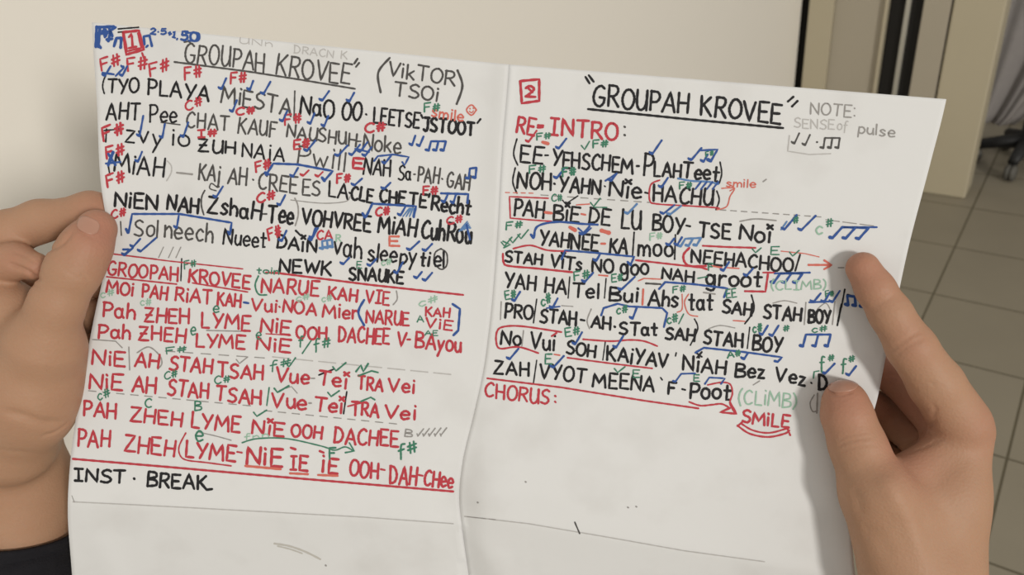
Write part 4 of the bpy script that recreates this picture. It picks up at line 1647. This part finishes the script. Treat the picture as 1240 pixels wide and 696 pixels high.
def left_sdf(p):
    palm = chain(p, [(52, 418, .405, 18), (34, 470, .414, 21), (15, 535, .436, 23)], .012)
    palm = smin(palm, chain(p, [(56, 432, .4135, 16.8), (40, 495, .4195, 18.6)], .01), .012)
    palm = smin(palm, chain(p, [(-28, 318, .414, 14), (-38, 420, .426, 20), (-12, 520, .438, 22)], .012), .014)
    palm = smin(palm, chain(p, [(-45, 350, .43, 14), (-50, 430, .445, 16), (-20, 520, .447, 20)], .012), .014)
    palm = smin(palm, chain(p, [(10, 380, .415, 17), (10, 440, .42, 20)], .012), .014)
    arm = chain(p, [(12, 515, .450, 24), (20, 590, .474, 29), (14, 690, .480, 31), (9, 730, .480, 31)], .01)
    palm = smin(palm, arm, .010)
    thumb = chain(p, [(117, 277, .3955, 9.4), (103, 301, .3915, 11.2), (89, 327, .390, 12.0), (69, 368, .392, 11.8), (53, 415, .400, 17)], .006)
    web = chain(p, [(-20, 317, .408, 10), (18, 316, .408, 8.5), (42, 322, .404, 7)], .006)
    index = chain(p, [(-28, 302, .415, 12), (10, 283, .418, 11.2), (48, 268, .4195, 10.2), (110, 256, .4175, 9.4), (165, 262, .4165, 8)], .006)
    front = smin(smin(palm, thumb, .008), web, .004)
    front = smin(front, index, .0035)
    d = front
    for f in ([(-40, 345, .432, 12), (55, 343, .452, 10.4), (130, 338, .439, 9.6), (178, 336, .4242, 8)],
              [(-46, 390, .44, 11.5), (50, 384, .460, 9.8), (125, 382, .446, 9), (165, 384, .4290, 7.8)],
              [(-42, 430, .445, 10.5), (40, 424, .458, 8.6), (100, 420, .446, 7.6), (135, 424, .4315, 6.8)]):
        d = np.minimum(d, smin(palm, chain(p, f, .005), .006))
    return d


def right_sdf(p):
    palm = chain(p, [(1168, 522, .414, 14), (1144, 600, .414, 18.5), (1127, 700, .414, 21.5), (1115, 790, .41, 25)], .012)
    palm = smin(palm, chain(p, [(1144, 556, .430, 14), (1128, 640, .426, 20), (1112, 760, .42, 26)], .012), .014)
    palm = smin(palm, chain(p, [(1130, 590, .438, 13), (1115, 700, .434, 18)], .012), .014)
    palm = smin(palm, chain(p, [(1100, 604, .412, 16), (1105, 680, .412, 21)], .012), .014)
    arm = chain(p, [(1114, 770, .412, 27), (1117, 860, .41, 29), (1119, 900, .41, 29)], .01)
    palm = smin(palm, arm, .012)
    thumb = chain(p, [(1023, 486, .4112, 10.9), (1026, 503, .4102, 12.0), (1038, 538, .4085, 13.2), (1062, 598, .405, 17.5), (1097, 690, .407, 22.5)], .005)
    thumb = smin(thumb, chain(p, [(1075, 592, .394, 7), (1100, 620, .400, 9)], .006), .012)
    web = chain(p, [(1076, 588, .409, 9), (1108, 568, .410, 8.6), (1150, 536, .411, 9.5)], .006)
    index = chain(p, [(1045, 325, .4019, 8.2), (1060, 350, .4002, 9.2), (1078, 379, .399, 10.0), (1104, 421, .399, 11.6), (1133, 464, .403, 13.0), (1163, 510, .409, 14.5)], .003)
    front = smin(smin(palm, thumb, .009), web, .006)
    front = smin(front, index, .004)
    d = front
    for f in ([(1150, 520, .428, 12.5), (1085, 452, .449, 11), (1022, 415, .440, 9.6), (985, 398, .4265, 8.2)],
              [(1140, 552, .437, 12), (1080, 505, .463, 10.6), (1012, 468, .449, 9.2), (975, 452, .433, 8)],
              [(1130, 592, .442, 11), (1070, 552, .466, 9), (1015, 524, .452, 8), (985, 514, .437, 7)]):
        d = np.minimum(d, smin(palm, chain(p, f, .005), .006))
    return d


def flush_attr(o, V, pts):
    f = np.zeros(len(V))
    for (a, b, c, r, amt) in pts:
        q = P(a, b, c)
        f = np.maximum(f, amt * np.exp(-(((V - q) ** 2).sum(1)) / (r / 1000) ** 2))
    at = o.data.attributes.new('flush', 'FLOAT', 'POINT')
    at.data.foreach_set('value', f.astype(np.float32))


def build_hand(name, sdf, pts, marks, flush, parent, h=.00095):
    W = np.array([P(a, b, c) for a, b, c in pts])
    lo, hi = W.min(0) - .03, W.max(0) + .03
    V, F = surface_nets(sdf, lo, hi, h)
    N_ = grad(sdf, V)
    N_ /= np.linalg.norm(N_, axis=1, keepdims=True)
    V = relief(V, N_, sdf, marks)
    o = mesh(name, V, F, M_skin, None, True)
    flush_attr(o, V, flush)
    return reparent(o, parent)


def nail(sdf, ctr, tip, half_w, half_l, parent, name='fingernail'):
    """thin plate wrapped on the finger: photo centre, unit direction to the tip, half sizes in photo pixels"""
    nu, nv = 21, 21
    t = np.array(tip, float)
    t /= np.linalg.norm(t)
    sd = np.array([-t[1], t[0]])
    q = []
    for j in range(nv):
        for i in range(nu):
            a, b = (i / (nu - 1)) * 2 - 1, (j / (nv - 1)) * 2 - 1
            k = (abs(a) ** 2.7 + abs(b) ** 2.7 + 1e-9) ** (1 / 2.7)
            m_ = max(abs(a), abs(b), 1e-9) / k
            q.append(tuple(np.array(ctr) + sd * a * m_ * half_w + t * b * m_ * half_l))
    pts = trace(sdf, q)
    n = grad(sdf, pts)
    n = n / np.linalg.norm(n, axis=1, keepdims=True)
    pts = pts + n * .0003
    back = len(pts)
    low = pts - n * .0008
    F = []
    for j in range(nv - 1):
        for i in range(nu - 1):
            k = j * nu + i
            F.append((k, k + 1, k + nu + 1, k + nu))
            F.append((k + back, k + back + nu, k + back + nu + 1, k + back + 1))
    rim = ([i for i in range(nu)] + [j * nu + nu - 1 for j in range(1, nv)]
           + [(nv - 1) * nu + i for i in range(nu - 2, -1, -1)] + [j * nu for j in range(nv - 2, 0, -1)])
    for a, b in zip(rim, rim[1:] + rim[:1]):
        F.append((a, a + back, b + back, b))
    o = mesh(name, np.vstack([pts, low]), F, M_nail, None, True)
    o.parent = parent
    return o


person = empty('person', P(620, 1100, .30))
tag(person, 'person mostly out of frame holding the song sheet open, in a black long sleeve', 'person')
lh = build_hand('hand', left_sdf,
                [(-120, 300, .43), (180, 230, .40), (190, 440, .47), (0, 480, .37), (60, 300, .37), (-20, 720, .45), (-70, 700, .43), (80, 720, .48)],
                [([(8, 318), (30, 327), (50, 340)], 1.1, 1.5), ([(40, 298), (56, 303), (76, 294), (90, 276)], 1.3, 1.0), ([(14, 303), (30, 310), (44, 320)], .8, .5),
                 ([(24, 336), (38, 344), (50, 350)], .9, .4), ([(72, 316), (86, 322), (100, 332), (108, 341)], .8, .35), ([(70, 323), (84, 330), (100, 341)], .8, .3),
                 ([(78, 309), (90, 314), (104, 323)], .8, .25), ([(0, 498), (25, 503), (50, 511), (80, 512)], 2.6, 1.3), ([(50, 528), (66, 524), (84, 512)], 1.3, .8),
                 ([(0, 545), (30, 548), (60, 552)], 2.5, .4), ([(97, 260), (92, 267), (95, 278), (107, 286), (121, 289)], .9, .4)],
                [(122, 280, .388, 16, .75), (45, 332, .394, 12, .55), (20, 312, .40, 12, .35), (140, 256, .41, 20, .5)], person)
rh = build_hand('hand', right_sdf,
                [(1030, 300, .39), (960, 400, .43), (1000, 520, .46), (1230, 520, .40), (1100, 600, .36), (1120, 870, .41), (1040, 860, .38), (1200, 860, .44)],
                [([(1056, 372), (1068, 366), (1084, 355)], 1.0, .35), ([(1053, 366), (1064, 361), (1078, 350)], .9, .25), ([(1078, 426), (1096, 412), (1116, 398)], 1.3, .45),
                 ([(1082, 434), (1098, 420), (1120, 408)], 1.0, .35), ([(1112, 468), (1124, 463), (1134, 466)], 1.0, .3),
                 ([(1084, 543), (1108, 530), (1136, 506)], 1.3, .8), ([(1096, 549), (1120, 541), (1142, 530)], 1.2, .35), ([(1128, 488), (1133, 496), (1128, 506)], 1.2, .4),
                 ([(1014, 534), (1030, 527), (1050, 524)], .9, .35), ([(1013, 541), (1032, 533), (1056, 530)], .9, .4), ([(1014, 549), (1034, 541), (1058, 538)], .9, .3),
                 ([(1004, 470), (1010, 478), (1022, 478), (1036, 472)], .9, .6), ([(1006, 484), (1020, 484), (1034, 479)], .8, .25),
                 ([(1066, 572), (1084, 600), (1104, 640), (1122, 690)], 5.0, -1.2), ([(1030, 590), (1040, 606), (1040, 624)], 3.0, .5), ([(1042, 640), (1064, 650), (1080, 680)], 4.0, .5)],
                [(1042, 322, .395, 20, .55), (1022, 480, .402, 20, .6), (1105, 545, .396, 18, .6), (1090, 500, .43, 26, .75), (1080, 445, .44, 24, .7),
                       (1195, 515, .40, 18, .35), (1035, 605, .376, 12, .35), (1105, 415, .385, 14, .3)], person)
tag(lh, 'left hand gripping the left edge, thumb in front')
tag(rh, 'right hand with thumb and forefinger on the front of the right page')
nail(left_sdf, (107, 273), (.93, .36), 9.5, 13.5, lh)
nail(right_sdf, (1021, 466), (-.12, -1.0), 18, 8.5, rh)


def sleeve(pts, rad, name, parent, seed):
    """cloth tube with soft folds and a hem round the forearm"""
    rnd = random.Random(seed)
    ph = [rnd.uniform(0, 6) for _ in range(6)]
    C = [P(*q) for q in pts]
    n = 60
    path, rr = [], []
    cs = np.linspace(0, len(C) - 1, n)
    for c in cs:
        i = min(int(c), len(C) - 2)
        t = c - i
        path.append(C[i] * (1 - t) + C[i + 1] * t)
        rr.append(rad[i] * (1 - t) + rad[i + 1] * t)
    seg_ = 64
    vs, fs = tube(path, [r / 1000 for r in rr], seg_)
    fs = fs[:-2]
    out = []
    for i in range(n):
        for k in range(seg_):
            v = np.array(vs[i * seg_ + k])
            a = 2 * math.pi * k / seg_
            fold = .0016 * math.sin(i * .55 + 2 * a + ph[0]) + .0012 * math.sin(i * .9 - 3 * a + ph[1])
            if i < 4:
                fold = fold * i / 4 + (.0008 if i < 3 else 0)
            dirn = (v - path[i]) / np.linalg.norm(v - path[i])
            out.append(v + dirn * fold)
    o = mesh(name, out, fs, M_cloth, None, True)
    md = o.modifiers.new('cloth', 'SOLIDIFY')
    md.thickness = .0022
    md.offset = 1
    return reparent(o, parent)


M_cloth = noise_mat('black_knit', (0.010, 0.010, 0.013), (0.018, 0.017, 0.02), 200, 0.9, .5, 900, spec=.15)
sleeve([(16, 641, .478), (12, 720, .480), (-10, 860, .47), (-40, 1150, .45)], [33, 36, 43, 48], 'sleeve', person, 3)
sleeve([(1119, 905, .41), (1135, 1100, .40), (1150, 1350, .37)], [34, 42, 46], 'sleeve', person, 5)
